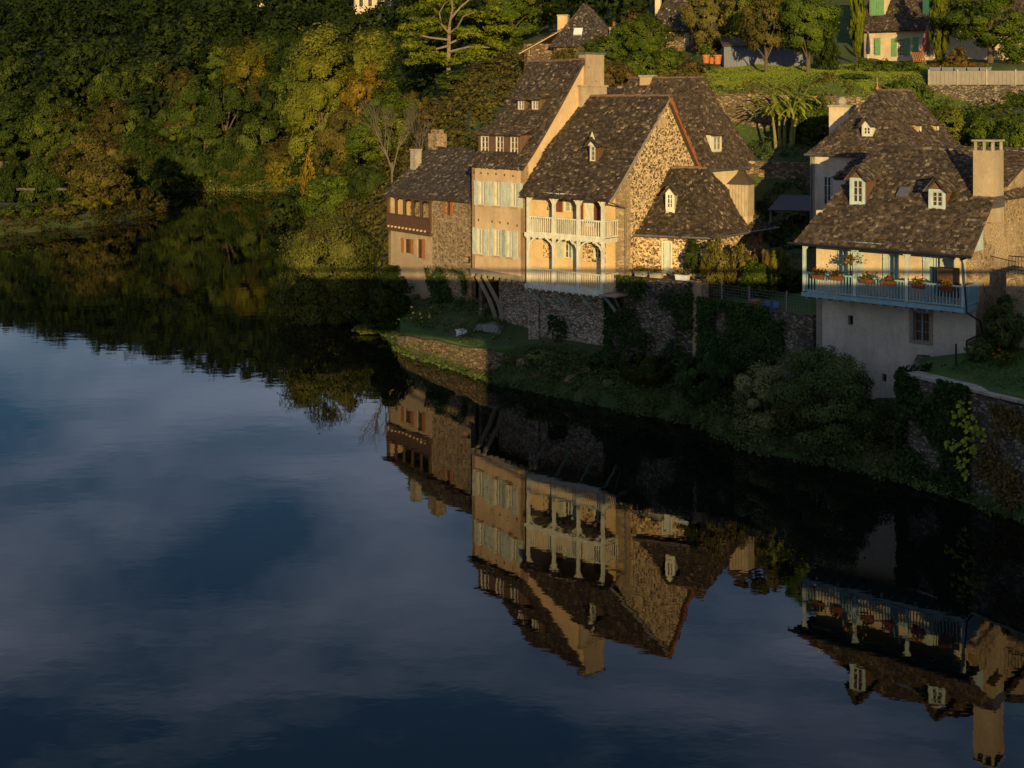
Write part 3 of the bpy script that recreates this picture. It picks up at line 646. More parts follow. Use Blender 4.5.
for x0, x1, y0, y1 in ((543.5, 551.5, 231, 258), (583, 606, 237, 262)):
    o = FG.rect(x0, y0, x1, y1)
    ops_ = [g_lo[1]] if x0 > 570 else []
    mb = MB(); wall(mb, FG.off(0, -.02), o[0], o[0]+o[2], o[1], o[1]+o[3], ops_, .018); mb.build('exposed_stonework', M['gable_stone'], h)
o = FG.rect(547, 196, 551, 210); mb = MB(); mb.fbox(FG, o[0], o[0]+o[2], -.02, -.002, o[1], o[1]+o[3]); mb.build('exposed_stonework', M['gable_stone'], h)
mb = MB(); wall(mb, FG, -.95, WG-.56, .9, 5.0, (), .5); mb.fbox(FG, -.95, -.25, -.12, .0, 1.0, 4.98); mb.build('basement_wall', M['base_stone'], h)
window(FG, g_hi[0], h, M['white'], M['glass_pale'], 2, 3, sh=M['red_wood'], shw=.42, shs=(-1,))
mb = MB(); o = g_hi[1]; mb.fbox(FG, o[0]+.02, o[0]+o[2]-.02, .08, .12, o[1], o[1]+o[3]-.02); mb.fbox(FG, o[0]+.1, o[0]+o[2]-.1, .06, .079, o[1]+1.0, o[1]+o[3]-.15); mb.build('door', M['white'], h)
for s_ in (-1, 1):
    mb = MB(); x0 = o[0]-.47 if s_ < 0 else o[0]+o[2]+.02; mb.fbox(FG, x0, x0+.44, -.06, -.012, o[1], o[1]+o[3])
    for k in range(3): mb.fbox(FG, x0+.02, x0+.42, -.09, -.061, o[1]+.3+.6*k, o[1]+.37+.6*k)
    mb.build('shutter', M['red_wood'], h)
window(FG, g_lo[0], h, M['white'], M['glass'], 2, 3, sh=M['shutter'], shw=.34)
window(FG, g_lo[1], h, M['white'], M['glass'], 2, 2)
# balconies
FBc = FG.off(0, -1.35)
for zf in (5.0, 7.75):
    mb = MB(); mb.fbox(FG, -.15, 4.9 if zf < 6 else 4.9, -1.35, 0, zf, zf+.1); mb.fbox(FG, -.2, 4.95, -1.42, -1.3, zf-.06, zf+.16)
    for k in range(12): a = -.05+k*.44; mb.fbox(FG, a, a+.1, -1.5, -.02, zf-.12, zf-.001)
    bl = mb.build('balcony', M['white'], h)
    pa = [FG.a(x, -1.35) for x in (528.5, 554, 578.5, 603)]
    for i in range(3): railing(FG, bl, pa[i]+.08, pa[i+1]-.08, -1.35, zf+.08, zf+1.05, M['white'])
    railing(FG, bl, -1.3, 0, pa[3]+.02, zf+.08, zf+1.05, M['white'], along='b', sp=.17)
    zt = 7.72 if zf < 6 else 10.0
    for i, a in enumerate(pa):
        mb = MB(); mb.fbox(FG, a-.075, a+.075, -1.43, -1.28, zf+.1, zt)
        for s_ in (-1, 1):
            if (i == 0 and s_ < 0) or (i == 3 and s_ > 0): continue
            brace(mb, FG.p(a, -1.35, zt-.62), FG.p(a+s_*.5, -1.35, zt-.05), .08)
        mb.build('balcony_post', M['white'], h)
mb = MB(); mb.fbox(FG, -.15, 4.95, -1.43, -1.28, 9.95, 10.1); mb.build('eaves_beam', M['white'], h)
for a in pa: mb = MB(); mb.bar(FG.p(a, -1.3, 5.0), FG.p(a+.1, -.02, 3.75), .1, .12); mb.build('strut', M['blue'], h)
mb = MB(); mb.fbox(FG, 4.8, 5.9, -1.6, -.1, 4.98, 5.06); mb.bar(FG.p(5.7, -1.5, 5.0), FG.p(5.2, -.1, 4.0), .09, .1); mb.build('landing', M['grey_wood'], h)
E = [FG.p(-.75, -1.65, 9.85), FG.p(WG+.22, -1.65, 9.85), FG.p(WG+.22, DG+.25, 10.95), FG.p(-1.0, DG+.25, 10.95)]; RL, RR = FG.p(-.95, 4.02, 15.2), FG.p(WG+.22, 4.02, 15.2)
E[0] = FG.p(-.3, -1.6, 9.9); E[1] = FG.p(WG+.05, -1.6, 9.9)
roof(h, E, [RL, RR, RR, RL], M['lauze'], (0, 2), flare=.02, seed=31)
mb = MB(); mb.bar(FG.p(WG+.2, 4.05, 15.1), FG.p(WG+.2, DG+.2, 10.95), .12, .2); mb.build('brick_verge', M['brick'], h)
mb = MB(); mb.bar(FG.p(WG+.2, 4.0, 15.05), FG.p(WG+.2, -1.6, 9.75), .08, .1); mb.build('verge_board', M['grey_wood'], h)
o = FG.rect(590.2, 146, 595.3, 161, b=.3); dormer(FG, h, o[0]-.07, o[0]+o[2]+.07, .3, o[1]-.05, o[1]+o[3]+.05, 1.6, M['cheek'], M['white'], M['lauze'], [o], 'gable', cols=1, pane=M['glass_pale'])
mb = MB(); gable(mb, FG.off(0, .22), [(o[0]-.12, o[1]+o[3]+.02), (o[0]+o[2]+.12, o[1]+o[3]+.02), (o[0]+o[2]/2, o[1]+o[3]+.75)], .06); mb.build('dormer_pediment', M['white'], h)
mb = MB(); mb.path([FG.p(WG+.05, -1.5, 9.8), FG.p(WG+.1, -.1, 9.4), FG.p(WG+.1, -.1, 5.2)], .045); mb.build('downpipe', M['zinc'], h)
mb = MB(); q = GR.rect(658, 118, 666, 128); mb.fbox(GR, q[0], q[0]+q[2], -.03, .0, q[1], q[1]+q[3]); mb.build('gable_plaque', M['quoin'], h)

# ------------------------------------------------------------------ tall hipped house behind
FT = Fr((5.3, 83.5), (.775, -.632)); WT, DT = 8.03, 6.45
h = thing('hipped_house', 'cream house with very tall dark hipped roof standing behind the gabled stone house', 'house', FT.p(4, 3, 7))
mb = MB(); wall(mb, FT, 0, WT, 6, 11); o = None; wall(mb, FT.right(WT), 0, DT, 6, 11); wall(mb, FT.left(DT), 0, DT, 6, 11); wall(mb, FT.back(WT, DT), 0, WT, 6, 11); mb.build('wall', M['pale'], h)
z_ = 10.75; E = [FT.p(-.3, -.35, z_), FT.p(WT+.4, -.35, z_), FT.p(WT+.4, DT+.4, z_), FT.p(-.3, DT+.4, z_)]
RL, RR = (8.95, 84.6, 16.4), (12.05, 82.1, 16.4); RL = FT.p(.6, 3.2, 16.4)
roof(h, E, [RL, RR, RR, RL], M['lauze_brown'], (0, 1, 2, 3), flare=.06, seed=41)
TR = FT.right(WT); o = TR.rect(713.5, 136, 721, 150, b=.05); dormer(TR, h, o[0]-.1, o[0]+o[2]+.08, .05, o[1]-.08, o[1]+o[3]+.06, .75, M['white'], M['white'], M['lauze_brown'], [o], pane=M['glass_pale'], rows=2)
mb = MB(); mb.tube(TR.p(-.3, -.42, z_-.02), TR.p(DT+.4, -.42, z_-.02), .06); mb.build('gutter', M['zinc'], h)
a = FT.a(648, 3.2); chimney(FT, h, a-.45, a+.35, 2.9, 3.6, 14.5, 16.5, M['cream_old'], M['concrete'])
# small roof left of it
Fs = Fr((6.0, 92.6), (.85, -.5)); h2 = thing('back_house', 'low dark stone roof between the tall chimney stack and the tall hipped roof', 'house', Fs.p(0, 0, 10))
mb = MB(); wall(mb, Fs, 0, 5.2, 9, 13.6); wall(mb, Fs.right(5.2), 0, 5, 9, 13.6); wall(mb, Fs.left(5), 0, 5, 9, 13.6); wall(mb, Fs.back(5.2, 5), 0, 5.2, 9, 13.6)
gable(mb, Fs.left(5), [(0, 13.6), (5, 13.6), (2.5, 15.7)]); gable(mb, Fs.right(5.2), [(0, 13.6), (5, 13.6), (2.5, 15.7)]); mb.build('wall', M['cream_old'], h2)
E = [Fs.p(-.3, -.4, 13.5), Fs.p(5.5, -.4, 13.5), Fs.p(5.5, 5.4, 13.5), Fs.p(-.3, 5.4, 13.5)]; RL, RR = Fs.p(-.3, 2.5, 15.85), Fs.p(5.5, 2.5, 15.85); roof(h2, E, [RL, RR, RR, RL], M['lauze_dark'], (0, 2), seed=44)

# ------------------------------------------------------------------ low annex with bell-cast pyramid roof
h = thing('annex', 'low rubble stone annex with bell-cast roof and pale hooded chimney beside the gabled house', 'house', (7.5, 68, 5.9))
A0, A1, A2, A3 = (6.6, 68.3), (10.05, 67.1), (13.9, 72.1), (10.9, 74.0)
FN = Fr(A0, (A1[0]-A0[0], A1[1]-A0[1])); wN = math.dist(A0, A1); FN2 = Fr(A1, (A2[0]-A1[0], A2[1]-A1[1])); wN2 = math.dist(A1, A2); FN3 = Fr(A2, (A3[0]-A2[0], A3[1]-A2[1]))
dr = FN.rect(663.5, 243, 670.5, 273); mb = MB(); wall(mb, FN, 0, wN, 5.5, 8.25, [dr]); wall(mb, FN2, 0, wN2, 4.9, 8.25); wall(mb, FN3, 0, math.dist(A2, A3), 5, 8.25); mb.build('wall', M['gable_stone'], h)
mb = MB(); mb.fbox(FN, dr[0], dr[0]+dr[2], .12, .17, dr[1], dr[1]+dr[3]); mb.build('door', M['shutter'], h)
mb = MB(); mb.fbox(FN, dr[0]-.1, dr[0]-.002, -.03, .2, dr[1], dr[1]+dr[3]+.1); mb.fbox(FN, dr[0]+dr[2]+.002, dr[0]+dr[2]+.1, -.03, .2, dr[1], dr[1]+dr[3]+.1); mb.fbox(FN, dr[0], dr[0]+dr[2], -.03, .2, dr[1]+dr[3]+.002, dr[1]+dr[3]+.1); mb.build('door_frame', M['white'], h)
E = [(6.35, 67.95, 7.95), (10.3, 66.4, 7.95), (14.75, 72.1, 7.95), (11.0, 74.6, 7.95)]; RL, RR = (8.65, 70.5, 11.3), (10.45, 69.8, 11.3)
roof(h, E, [RL, RR, RR, RL], M['lauze'], (0, 1, 2), flare=.09, seed=51)
mb = MB(); mb.tube((6.35, 67.9, 7.93), (10.35, 66.33, 7.93), .06); mb.tube((10.35, 66.33, 7.93), (14.8, 72.05, 7.93), .06); mb.build('gutter', M['zinc'], h)
o = FN.rect(667, 194, 673, 208, b=.75); dormer(FN, h, o[0]-.08, o[0]+o[2]+.08, .75, o[1]-.08, o[1]+o[3]+.05, 1.4, M['white'], M['white'], M['lauze'], [o], 'gable')
Fc = Fr(px(729.5, 0, 70.3)[:2], (.85, -.5)); 
mb = MB(); mb.fbox(Fc, .05, 1.0, .05, .9, 7.8, 8.75); c = mb.build('chimney', M['pale'], h)
mb = MB(); mb.fbox(Fc, 0, 1.05, 0, .95, 8.75, 10.45); mb.build('chimney_hood', M['hood'], c)
for k in range(6): mb = MB(); mb.fbox(Fc, .03+k*.17, .03+k*.17+.15, -.03, -.002, 8.75, 10.43); mb.build('hood_board', M['hood'], c)
mb = MB(); mb.hexa([Fc.p(-.14, -.14, 10.45), Fc.p(1.19, -.14, 10.45), Fc.p(1.19, 1.09, 10.45), Fc.p(-.14, 1.09, 10.45), Fc.p(.3, .28, 11.0), Fc.p(.75, .28, 11.0), Fc.p(.75, .67, 11.0), Fc.p(.3, .67, 11.0)])
mb.hexa([Fc.p(.3, .28, 11.0), Fc.p(.75, .28, 11.0), Fc.p(.75, .67, 11.0), Fc.p(.3, .67, 11.0), Fc.p(.38, .35, 11.2), Fc.p(.67, .35, 11.2), Fc.p(.67, .6, 11.2), Fc.p(.38, .6, 11.2)])
mb.fbox(Fc, .15, .9, .2, .75, 11.2, 11.27); mb.build('chimney_cap', M['lauze_brown'], c)

# ------------------------------------------------------------------ blue balcony house
FU = Fr((13.81, 59.0), (.772, -.635)); WU, DU = 7.24, 5.3
h = thing('blue_balcony_house', 'plastered house with long turquoise timber balcony and two blue-framed dormers', 'house', FU.p(0, 0, 1.2))
ow = FU.rect(913, 312, 929.5, 342); oh = [FU.rect(848, 315.5, 853, 325), FU.rect(882, 374, 886.5, 382), FU.rect(896, 391, 899, 398)]
mb = MB(); wall(mb, FU, 0, WU, .3, 6.28, [ow]+oh); UR = FU.right(WU); UL = FU.left(DU); wall(mb, UL, 0, DU, .3, 6.28); mb.build('lower_wall', M['grey_plaster'], h)
zl = FU.z(900, 300)
panels = [(842, 858, 'b'), (883.5, 893, 'b'), (895.5, 903, 'w'), (926, 939, 'b')]
mb = MB(); wall(mb, FU.off(0, .02), 0, WU, 6.28, 9.6, [FU.rect(846, 251, 854, 288), FU.rect(932, 256, 940, 296)]); wall(mb, FU.left(DU), 0, DU, 6.28, 10); wall(mb, FU.back(WU, DU), 0, WU, 2, 10); mb.build('upper_wall', M['pale'], h)
mb = MB(); gable(mb, UR, [(0, .3), (DU+3, .3), (DU+3, 10.7), (2.0, 10.9), (.02, 9.7)], .4, -.003); mb.build('gable_wall', M['mixed_wall'], h)
window(FU, ow, h, M['balcony_blue'], M['glass_red'], 2, 3, bars=M['iron'])
mb = MB(); a, z, w, hh = ow
for q in ((a-.16, a-.003, z-.1, z+hh+.15), (a+w+.003, a+w+.16, z-.1, z+hh+.15), (a, a+w, z+hh+.003, z+hh+.18), (a, a+w, z-.12, z-.003)): mb.fbox(FU, q[0], q[1], -.015, .1, q[2], q[3])
mb.build('stone_surround', M['surround'], h)
for o in oh: mb = MB(); mb.fbox(FU, o[0]-.02, o[0]+o[2]+.02, .25, .28, o[1]-.02, o[1]+o[3]+.02); mb.build('dark_opening', M['dark'], h)
for x0, x1, y0, y1 in ((847, 854, 251.5, 288), (933, 940, 256.5, 296)):
    o = FU.rect(x0, y0, x1, y1); window(FU, o, h, M['blue'], M['glass'], 2, 3, sh=M['blue'], shw=.42)
for x0, x1 in ((883.5, 889), (889.3, 894), (926, 930)):
    o = FU.rect(x0, 253, x1, 294); mb = MB(); mb.fbox(FU, o[0], o[0]+o[2], -.06, .0, o[1], o[1]+o[3])
    for k in range(3): mb.fbox(FU, o[0]+.02, o[0]+o[2]-.02, -.09, -.061, o[1]+.3+k*.6, o[1]+.37+k*.6)
    mb.build('shutter', M['blue'], h)
# balcony
mb = MB(); mb.fbox(FU, -.02, WU+.02, -1.3, -.01, 6.3, 6.4); mb.fbox(FU, -.05, WU+.05, -1.38, -1.27, 6.26, 6.44); mb.fbox(FU, WU-.06, WU+.05, -1.27, .1, 6.22, 6.46)
for k in range(15): a = .1+k*.5; mb.fbox(FU, a, a+.1, -1.26, -.02, 6.16, 6.298)
bl = mb.build('balcony', M['balcony_blue'], h)
pu = [FU.a(x, -1.3) for x in (804.5, 855, 907, 963.5)]
for i in range(3): railing(FU, bl, pu[i]+.07, pu[i+1]-.07, -1.3, 6.42, 7.36, M['balcony_blue'], sp=.135, w=.05)
railing(FU, bl, -1.25, .35, WU, 6.42, 7.36, M['balcony_blue'], along='b', sp=.11, w=.07)
for i, a in enumerate(pu):
    mb = MB(); mb.fbox(FU, a-.065, a+.065, -1.37, -1.24, 6.48, 8.72)
    for s_ in (-1, 1):
        if (i == 0 and s_ < 0) or (i == 3 and s_ > 0): continue
        brace(mb, FU.p(a, -1.3, 8.25), FU.p(a+s_*.42, -1.3, 8.7), .07)
    mb.build('balcony_post', M['blue'], h)
for x in (845, 896.5, 952):
    a = FU.a(x, -.35); mb = MB(); mb.fbox(FU, a-.08, a+.08, -.43, -.28, 6.4, 8.75)
    for s_ in (-1, 1): brace(mb, FU.p(a, -.35, 8.2), FU.p(a+s_*.45, -.35, 8.72), .1)
    mb.build('inner_post', M['balcony_blue'], h)
mb = MB(); mb.fbox(FU, -.1, WU+.1, -1.38, -1.24, 8.72, 8.86); mb.fbox(FU, -.1, WU+.1, -.42, -.3, 8.76, 9.2); mb.build('eaves_beam', M['balcony_blue'], h)
mb = MB(); mb.tube(FU.p(-.5, -1.78, 8.62), FU.p(7.7, -1.78, 8.62), .06); mb.build('gutter', M['iron'], h)
mb = MB(); mb.path([FU.p(7.55, -1.75, 8.6), FU.p(7.2, -1.5, 8.45), FU.p(7.25, -1.45, 8.2), FU.p(7.4, -1.45, 6.3), FU.p(7.7, -.8, 5.9), FU.p(7.6, -.2, 5.3), FU.p(6.9, -.09, 4.9), FU.p(6.9, -.09, 2.6)], .038); mb.build('downpipe', M['iron'], h)
FLp, FRp, P1, RRp, RLp = FU.p(-.25, -1.6, 8.65), FU.p(7.6, -1.6, 8.62), FU.p(7.6, 1.1, 10.75), FU.p(5.03, 3.72, 12.72), FU.p(1.2, 3.72, 12.72)
P2, BR_, BL_ = FU.p(7.6, 6.4, 10.7), FU.p(7.6, 9.0, 8.7), FU.p(-.35, 9.0, 8.7)
t = MB(); s = MB()
for k, pl in enumerate(([FLp, FRp, P1, RRp, RLp], [P1, P2, RRp], [BL_, FLp, RLp], [BR_, BL_, RLp, RRp, P2])): tiles(t, pl, seed=60+k); slab(s, pl)
ro = t.build('roof', M['lauze_light'], h); s.build('roof_boarding', M['slab'], ro)
mb = MB()
for q in range(10): p0 = lerp(RLp, RRp, q/10); p1 = lerp(RLp, RRp, (q+1.05)/10); mb.tube((p0[0], p0[1], p0[2]+.03), (p1[0], p1[1], p1[2]+.05), .1, .11, 7, rnd(0, 1))
mb.build('ridge_capping', M['lauze_light'], ro)
mb = MB(); gable(mb, UR.off(0, -.28), [(-1.3, 8.75), (.1, 8.75), (.1, 9.7), (-.2, 9.65)], .04); mb.build('gable_boards', M['blue'], h)
for x0, x1, y0, y1 in ((852, 863.5, 179, 203.5), (931, 943.5, 190.5, 207.5)):
    bb = .1; o = FU.rect(x0+.8, y0+1, x1-.8, y1-1, b=bb)
    for it in range(3):      # slide the face back until its sill meets the slope
        zb = 8.6+(bb+1.75)*(4.12/5.47); bb += (o[1]-.05-zb)/(4.12/5.47)*.8; o = FU.rect(x0+.8, y0+1, x1-.8, y1-1, b=bb)
    dormer(FU, h, o[0]-.1, o[0]+o[2]+.1, bb, o[1]-.08, o[1]+o[3]+.08, 1.9, M['cheek'], M['blue'], M['lauze_light'], [o], 'gable', pane=M['glass_red'])
    mb = MB(); q = FU.off(0, bb)
    for e0, e1, f0, f1 in ((o[0]-.13, o[0]-.0, o[1]-.1, o[1]+o[3]+.1), (o[0]+o[2], o[0]+o[2]+.13, o[1]-.1, o[1]+o[3]+.1), (o[0], o[0]+o[2], o[1]-.1, o[1]), (o[0], o[0]+o[2], o[1]+o[3], o[1]+o[3]+.1)): mb.fbox(q, e0, e1, -.05, -.005, f0, f1)
    mb.build('dormer_surround', M['blue'], h)
o = FU.rect(897, 182, 908, 190, b=1.0); z0_ = 8.6+(1.0+1.75)*.753
mb = MB(); pl = [FU.p(o[0], .9, z0_+.02), FU.p(o[0]+.5, .9, z0_+.02), FU.p(o[0]+.5, 1.4, z0_+.4), FU.p(o[0], 1.4, z0_+.4)]; nrm = (Vector(pl[1])-Vector(pl[0])).cross(Vector(pl[2])-Vector(pl[0])).normalized()*.1; mb.prism(pl, nrm); mb.build('skylight', M['zinc'], h)
chimney(FU, h, 6.7, 7.6, 1.2, 2.35, 9.8, 12.85, M['stack'], M['concrete'], legs=.38, capth=.07, over=.05)
mb = MB(); mb.fbox(FU, 6.66, 7.64, 1.16, 2.39, 10.4, 10.9); mb.build('chimney_flashing', M['zinc'], h)

# neighbour on the right edge
FV = FU.right(WU+.02).off(5.0, 0); h = thing('neighbour_house', 'cream stone house with low roof cut by the right edge of the photo', 'house', FV.p(0, 0, 4))
mb = MB(); gable(mb, FV, [(-1.55, 4), (7, 4), (7, 12.0), (2.6, 12.6), (-1.55, 11.25)], .4); mb.build('wall', M['mixed_wall'], h)
t = MB(); s = MB(); pl = [FV.p(-1.7, -.15, 11.3), FV.p(-1.7, 8, 11.3), FV.p(2.6, 8, 12.75), FV.p(2.6, -.15, 12.75)]; tiles(t, pl, seed=71); slab(s, pl)
pl = [FV.p(7.2, -.15, 11.9), FV.p(7.2, 8, 11.9), FV.p(2.6, 8, 12.75), FV.p(2.6, -.15, 12.75)]; tiles(t, pl, seed=72); slab(s, pl)
ro = t.build('roof', M['lauze_brown'], h); s.build('roof_boarding', M['slab'], ro)

# ------------------------------------------------------------------ hipped house behind the blue one
FH = Fr((16.5, 72), (.772, -.635)); WH, DH = 5.8, 6.5
h = thing('lichen_roof_house', 'house with tall hipped lichen-pale roof and three tiny dormers behind the turquoise balcony house', 'house', FH.p(3, 3, 8))
mb = MB(); wall(mb, FH, 0, WH, 6, 12.1); wall(mb, FH.right(WH), 0, DH, 6, 12.1); wall(mb, FH.left(DH), 0, DH, 6, 12.1); wall(mb, FH.back(WH, DH), 0, WH, 6, 12.1); mb.build('wall', M['grey_plaster'], h)
z_ = 12.0; E = [FH.p(-.1, -.25, z_), FH.p(WH+.5, -.6, z_), FH.p(WH+.5, DH+.5, z_), FH.p(-.5, DH+.5, z_)]
Ra, Rb = (20.2, 71.9, 15.5), (23.0, 75.0, 15.5); roof(h, E, [Ra, Ra, Rb, Rb], M['lauze_light'], (0, 1, 2, 3), flare=.04, seed=81)
mb = MB(); mb.tube(Ra, (Ra[0], Ra[1], Ra[2]+.75), .05, .02); mb.ball((Ra[0], Ra[1], Ra[2]+.15), .1); mb.build('finial', M['terracotta'], h)
o = FH.rect(863.5, 127, 870.5, 134.5, b=.35); dormer(FH, h, o[0]-.1, o[0]+o[2]+.1, .35, o[1]-.1, o[1]+o[3]+.08, 1.2, M['white'], M['white'], M['lauze_light'], [o], 'gable', rows=2)
HR = FH.right(WH)
for x in (919.5, 937):
    o = HR.rect(x-1.5, 125.5, x+1.5, 134, b=.75); dormer(HR, h, o[0]-.1, o[0]+o[2]+.1, .75, o[1]-.1, o[1]+o[3]+.05, .95, M['quoin'], M['white'], M['lauze_light'], [o], cols=1, pane=M['glass_pale'], rows=2, slope=.3)
a = FH.a(841, 3.4); chimney(FH, h, a-.6, a+.6, 3.1, 3.9, 11.5, 14.6, M['pale'], M['concrete'], over=.06)
mb = MB(); q = FH.p(a, 3.5, 14.9); mb.ball(q, .3); mb.build('chimney_ball', M['concrete'], h)
mb = MB(); mb.tube(FH.p(-.1, -.3, 11.98), FH.p(4, -.3, 11.98), .06); mb.tube(FH.p(-.16, -.3, 11.98), FH.p(-.16, 5, 11.98), .06); mb.tube(FH.p(.1, -.1, 11.9), FH.p(.1, -.1, 8), .05); mb.build('gutter', M['zinc'], h)
o = FH.rect(824, 176, 832, 205); window(FH.off(0, -.03), o, h, M['blue'], M['glass'], 2, 3, b=.0)

# carport
FP = Fr(px(768, 0, 76)[:2], (.97, -.25)); h = thing('carport', 'open carport with blue-grey sheet roof in the shaded lane between the houses', 'carport', FP.p(0, 0, 7.5))
mb = MB(); pl = [FP.p(0, -.3, 8.55), FP.p(3.2, -.3, 8.55), FP.p(3.2, 3, 9.2), FP.p(.6, 3, 9.2)]; mb.prism(pl, (0, 0, .06)); mb.build('roof', M['slate_blue'], h)
for a, b in ((.15, 0), (3.0, 0), (.8, 2.8), (3.0, 2.8)): mb = MB(); mb.fbox(FP, a-.06, a+.06, b-.06, b+.06, 6, 8.6+b*.2); mb.build('post', M['grey_wood'], h)

# ------------------------------------------------------------------ upper houses
FM = Fr(px(553.5, 0, 112)[:2], (.97, -.24)); h = thing('hill_house', 'old stone house with pointed dark roof and skylight above the tall chimney stack', 'house', FM.p(2, 0, 18))
mb = MB(); wall(mb, FM, 0, 5, 16, 19.9); wall(mb, FM.right(5), 0, 6, 16, 19.9); wall(mb, FM.left(6), 0, 6, 16, 19.9); wall(mb, FM.back(5, 6), 0, 5, 16, 19.9)
fo = FM.off(-2.9, 1.2); ow1 = fo.rect(529, 48, 532, 56); wall(mb, fo, 0, 2.89, 16, 19.9, [ow1]); wall(mb, fo.left(4), 0, 4, 16, 19.2); mb.build('wall', M['terrace_stone'], h)
window(fo, ow1, h, M['grey_wood'], M['glass'], 1, 2)
E = [FM.p(-.3, -.35, 19.6), FM.p(5.35, -.35, 19.6), FM.p(5.35, 6.3, 19.6), FM.p(-.3, 6.3, 19.6)]; Ra, Rb = FM.p(2.3, 1.6, 23.3), FM.p(2.3, 4.6, 23.3)
roof(h, E, [Ra, Ra, Rb, Rb], M['lauze_dark'], (0, 1, 2, 3), flare=.0, seed=91)
t = MB(); s = MB(); pl = [FM.p(-3.3, .8, 19.15), FM.p(0, .8, 20.5), FM.p(0, 5.5, 20.9), FM.p(-3.3, 5.5, 19.15)]; pl = [FM.p(-3.3, .8, 19.1), FM.p(.6, .8, 21.2), FM.p(.6, 5.5, 21.2), FM.p(-3.3, 5.5, 19.1)]; tiles(t, pl, seed=93); slab(s, pl)
ro = t.build('roof', M['lauze_brown'], h); s.build('roof_boarding', M['quoin'], ro)
pl = [FM.p(1.75, -.0, 20.55), FM.p(2.5, -.0, 20.55), FM.p(2.5, .42, 21.1), FM.p(1.75, .42, 21.1)]; mb = MB(); mb.prism(pl, Vector(FM.p(0, -.1, .1))-Vector(FM.p(0, 0, 0))); mb.build('skylight', M['white_plastic'], h)
chimney(FM, h, -.2, .7, 2.6, 3.4, 19, 22.4, M['cream_old'], M['concrete'], over=.05); chimney(FM, h, 4.6, 5.3, 1.6, 2.2, 19, 21.2, M['pale'], M['concrete'], pots=1, over=.04)

FR_ = Fr(px(650, 0, 117)[:2], (.93, -.35)); h = thing('turret_house', 'square stone house with a steep pyramid roof among the trees at the top edge', 'house', FR_.p(2, 2, 18))
o = FR_.rect(684, 33, 689, 45); mb = MB(); wall(mb, FR_, 0, 4.3, 17, 21.4, [o]); wall(mb, FR_.right(4.3), 0, 4.3, 17, 21.4); wall(mb, FR_.left(4.3), 0, 4.3, 17, 21.4); wall(mb, FR_.back(4.3, 4.3), 0, 4.3, 17, 21.4); mb.build('wall', M['terrace_stone'], h)
window(FR_, o, h, M['white'], M['glass_pale'], 2, 2)
E = [FR_.p(-.4, -.4, 21.2), FR_.p(4.7, -.4, 21.2), FR_.p(4.7, 4.7, 21.2), FR_.p(-.4, 4.7, 21.2)]; Ra = FR_.p(2.15, 2.15, 26.3); roof(h, E, [Ra]*4, M['lauze_dark'], flare=.09, seed=95)
chimney(FR_, h, -.1, .4, 2.2, 2.7, 21, 24.6, M['pale'], M['concrete'], over=.04)

FK = Fr((30.46, 112.5), (.75, -.66)); h = thing('green_shutter_house', 'cream house with green shutters and a big green dormer between two cypresses', 'house', FK.p(3, 0, 18.3))
zt, zb = 21.0, 18.2
ok = [FK.rect(871.3, 38.5, 875, 55), FK.rect(897, 38.5, 904, 56)]
mb = MB(); wall(mb, FK, 0, 6.1, 17.5, zt, ok); wall(mb, FK.left(9), 0, 9, 17.5, zt); wall(mb, FK.right(6.1), 0, 1.2, 17.5, zt); wall(mb, FK.off(6.1, 1.2), 0, 8, 17.5, zt); mb.build('wall', M['pale'], h)
window(FK, ok[0], h, M['white'], M['glass'], 2, 5, sh=M['green'], shw=.5, shs=(1,)); window(FK, ok[1], h, M['white'], M['glass'], 4, 5, sh=M['green'], shw=.5)
mb = MB(); a = FK.a(915.5); mb.fbox(FK, a-.25, a+.25, -.06, -.01, 18.6, 20.3); mb.build('shutter', M['green'], h)
E = [FK.p(-.5, -.5, zt-.1), FK.p(6.4, -.5, zt-.1), FK.p(6.4, 9, zt-.1), FK.p(-.5, 9, zt-.1)]; Ra, Rb = FK.p(-.4, 4.2, 26.5), FK.p(6.4, 4.2, 26.5); roof(h, E, [Ra, Rb, Rb, Ra], M['lauze_brown'], (0, 2), flare=.03, seed=97)
mb = MB(); gable(mb, FK.right(6.1), [(0, zt), (8.8, zt), (4.2, 26.3)], .3); mb.build('gable_wall', M['pale'], h)
t = MB(); s = MB(); pl = [FK.p(6.5, .7, zt-.1), FK.p(14.5, .7, zt-.1), FK.p(14.5, 4.6, 25.4), FK.p(6.5, 4.6, 25.4)]; tiles(t, pl, seed=98); slab(s, pl); ro = t.build('roof', M['lauze_brown'], h); s.build('roof_boarding', M['slab'], ro)
o = FK.rect(870.5, -6, 884, 15.5, b=.8); mb = MB(); mb.fbox(FK, o[0]-.1, o[0]+o[2]+.1, .85, 2.6, o[1]-.4, o[1]+o[3]+.1); d = mb.build('dormer', M['pale'], h)
mb = MB(); mb.fbox(FK, o[0], o[0]+o[2], .78, .84, o[1], o[1]+o[3]); mb.fbox(FK, o[0]+.08, o[0]+o[2]-.08, .74, .779, o[1]+.1, o[1]+.2); mb.fbox(FK, o[0]+o[2]/2-.02, o[0]+o[2]/2+.02, .76, .779, o[1], o[1]+o[3]); mb.build('dormer_shutters', M['green'], d)
mb = MB(); pl = [FK.p(o[0]-.3, .6, o[1]+o[3]+.1), FK.p(o[0]+o[2]+.3, .6, o[1]+o[3]+.1), FK.p(o[0]+o[2]+.3, 3, o[1]+o[3]+.8), FK.p(o[0]-.3, 3, o[1]+o[3]+.8)]; tiles(mb, pl); mb.build('dormer_roof', M['lauze_brown'], d)
o = FK.rect(923.5, 0, 929, 15, b=.9); mb = MB(); mb.fbox(FK, o[0], o[0]+o[2], .75, 1.6, o[1], o[1]+o[3]); mb.build('dormer', M['darkgreen'], h)

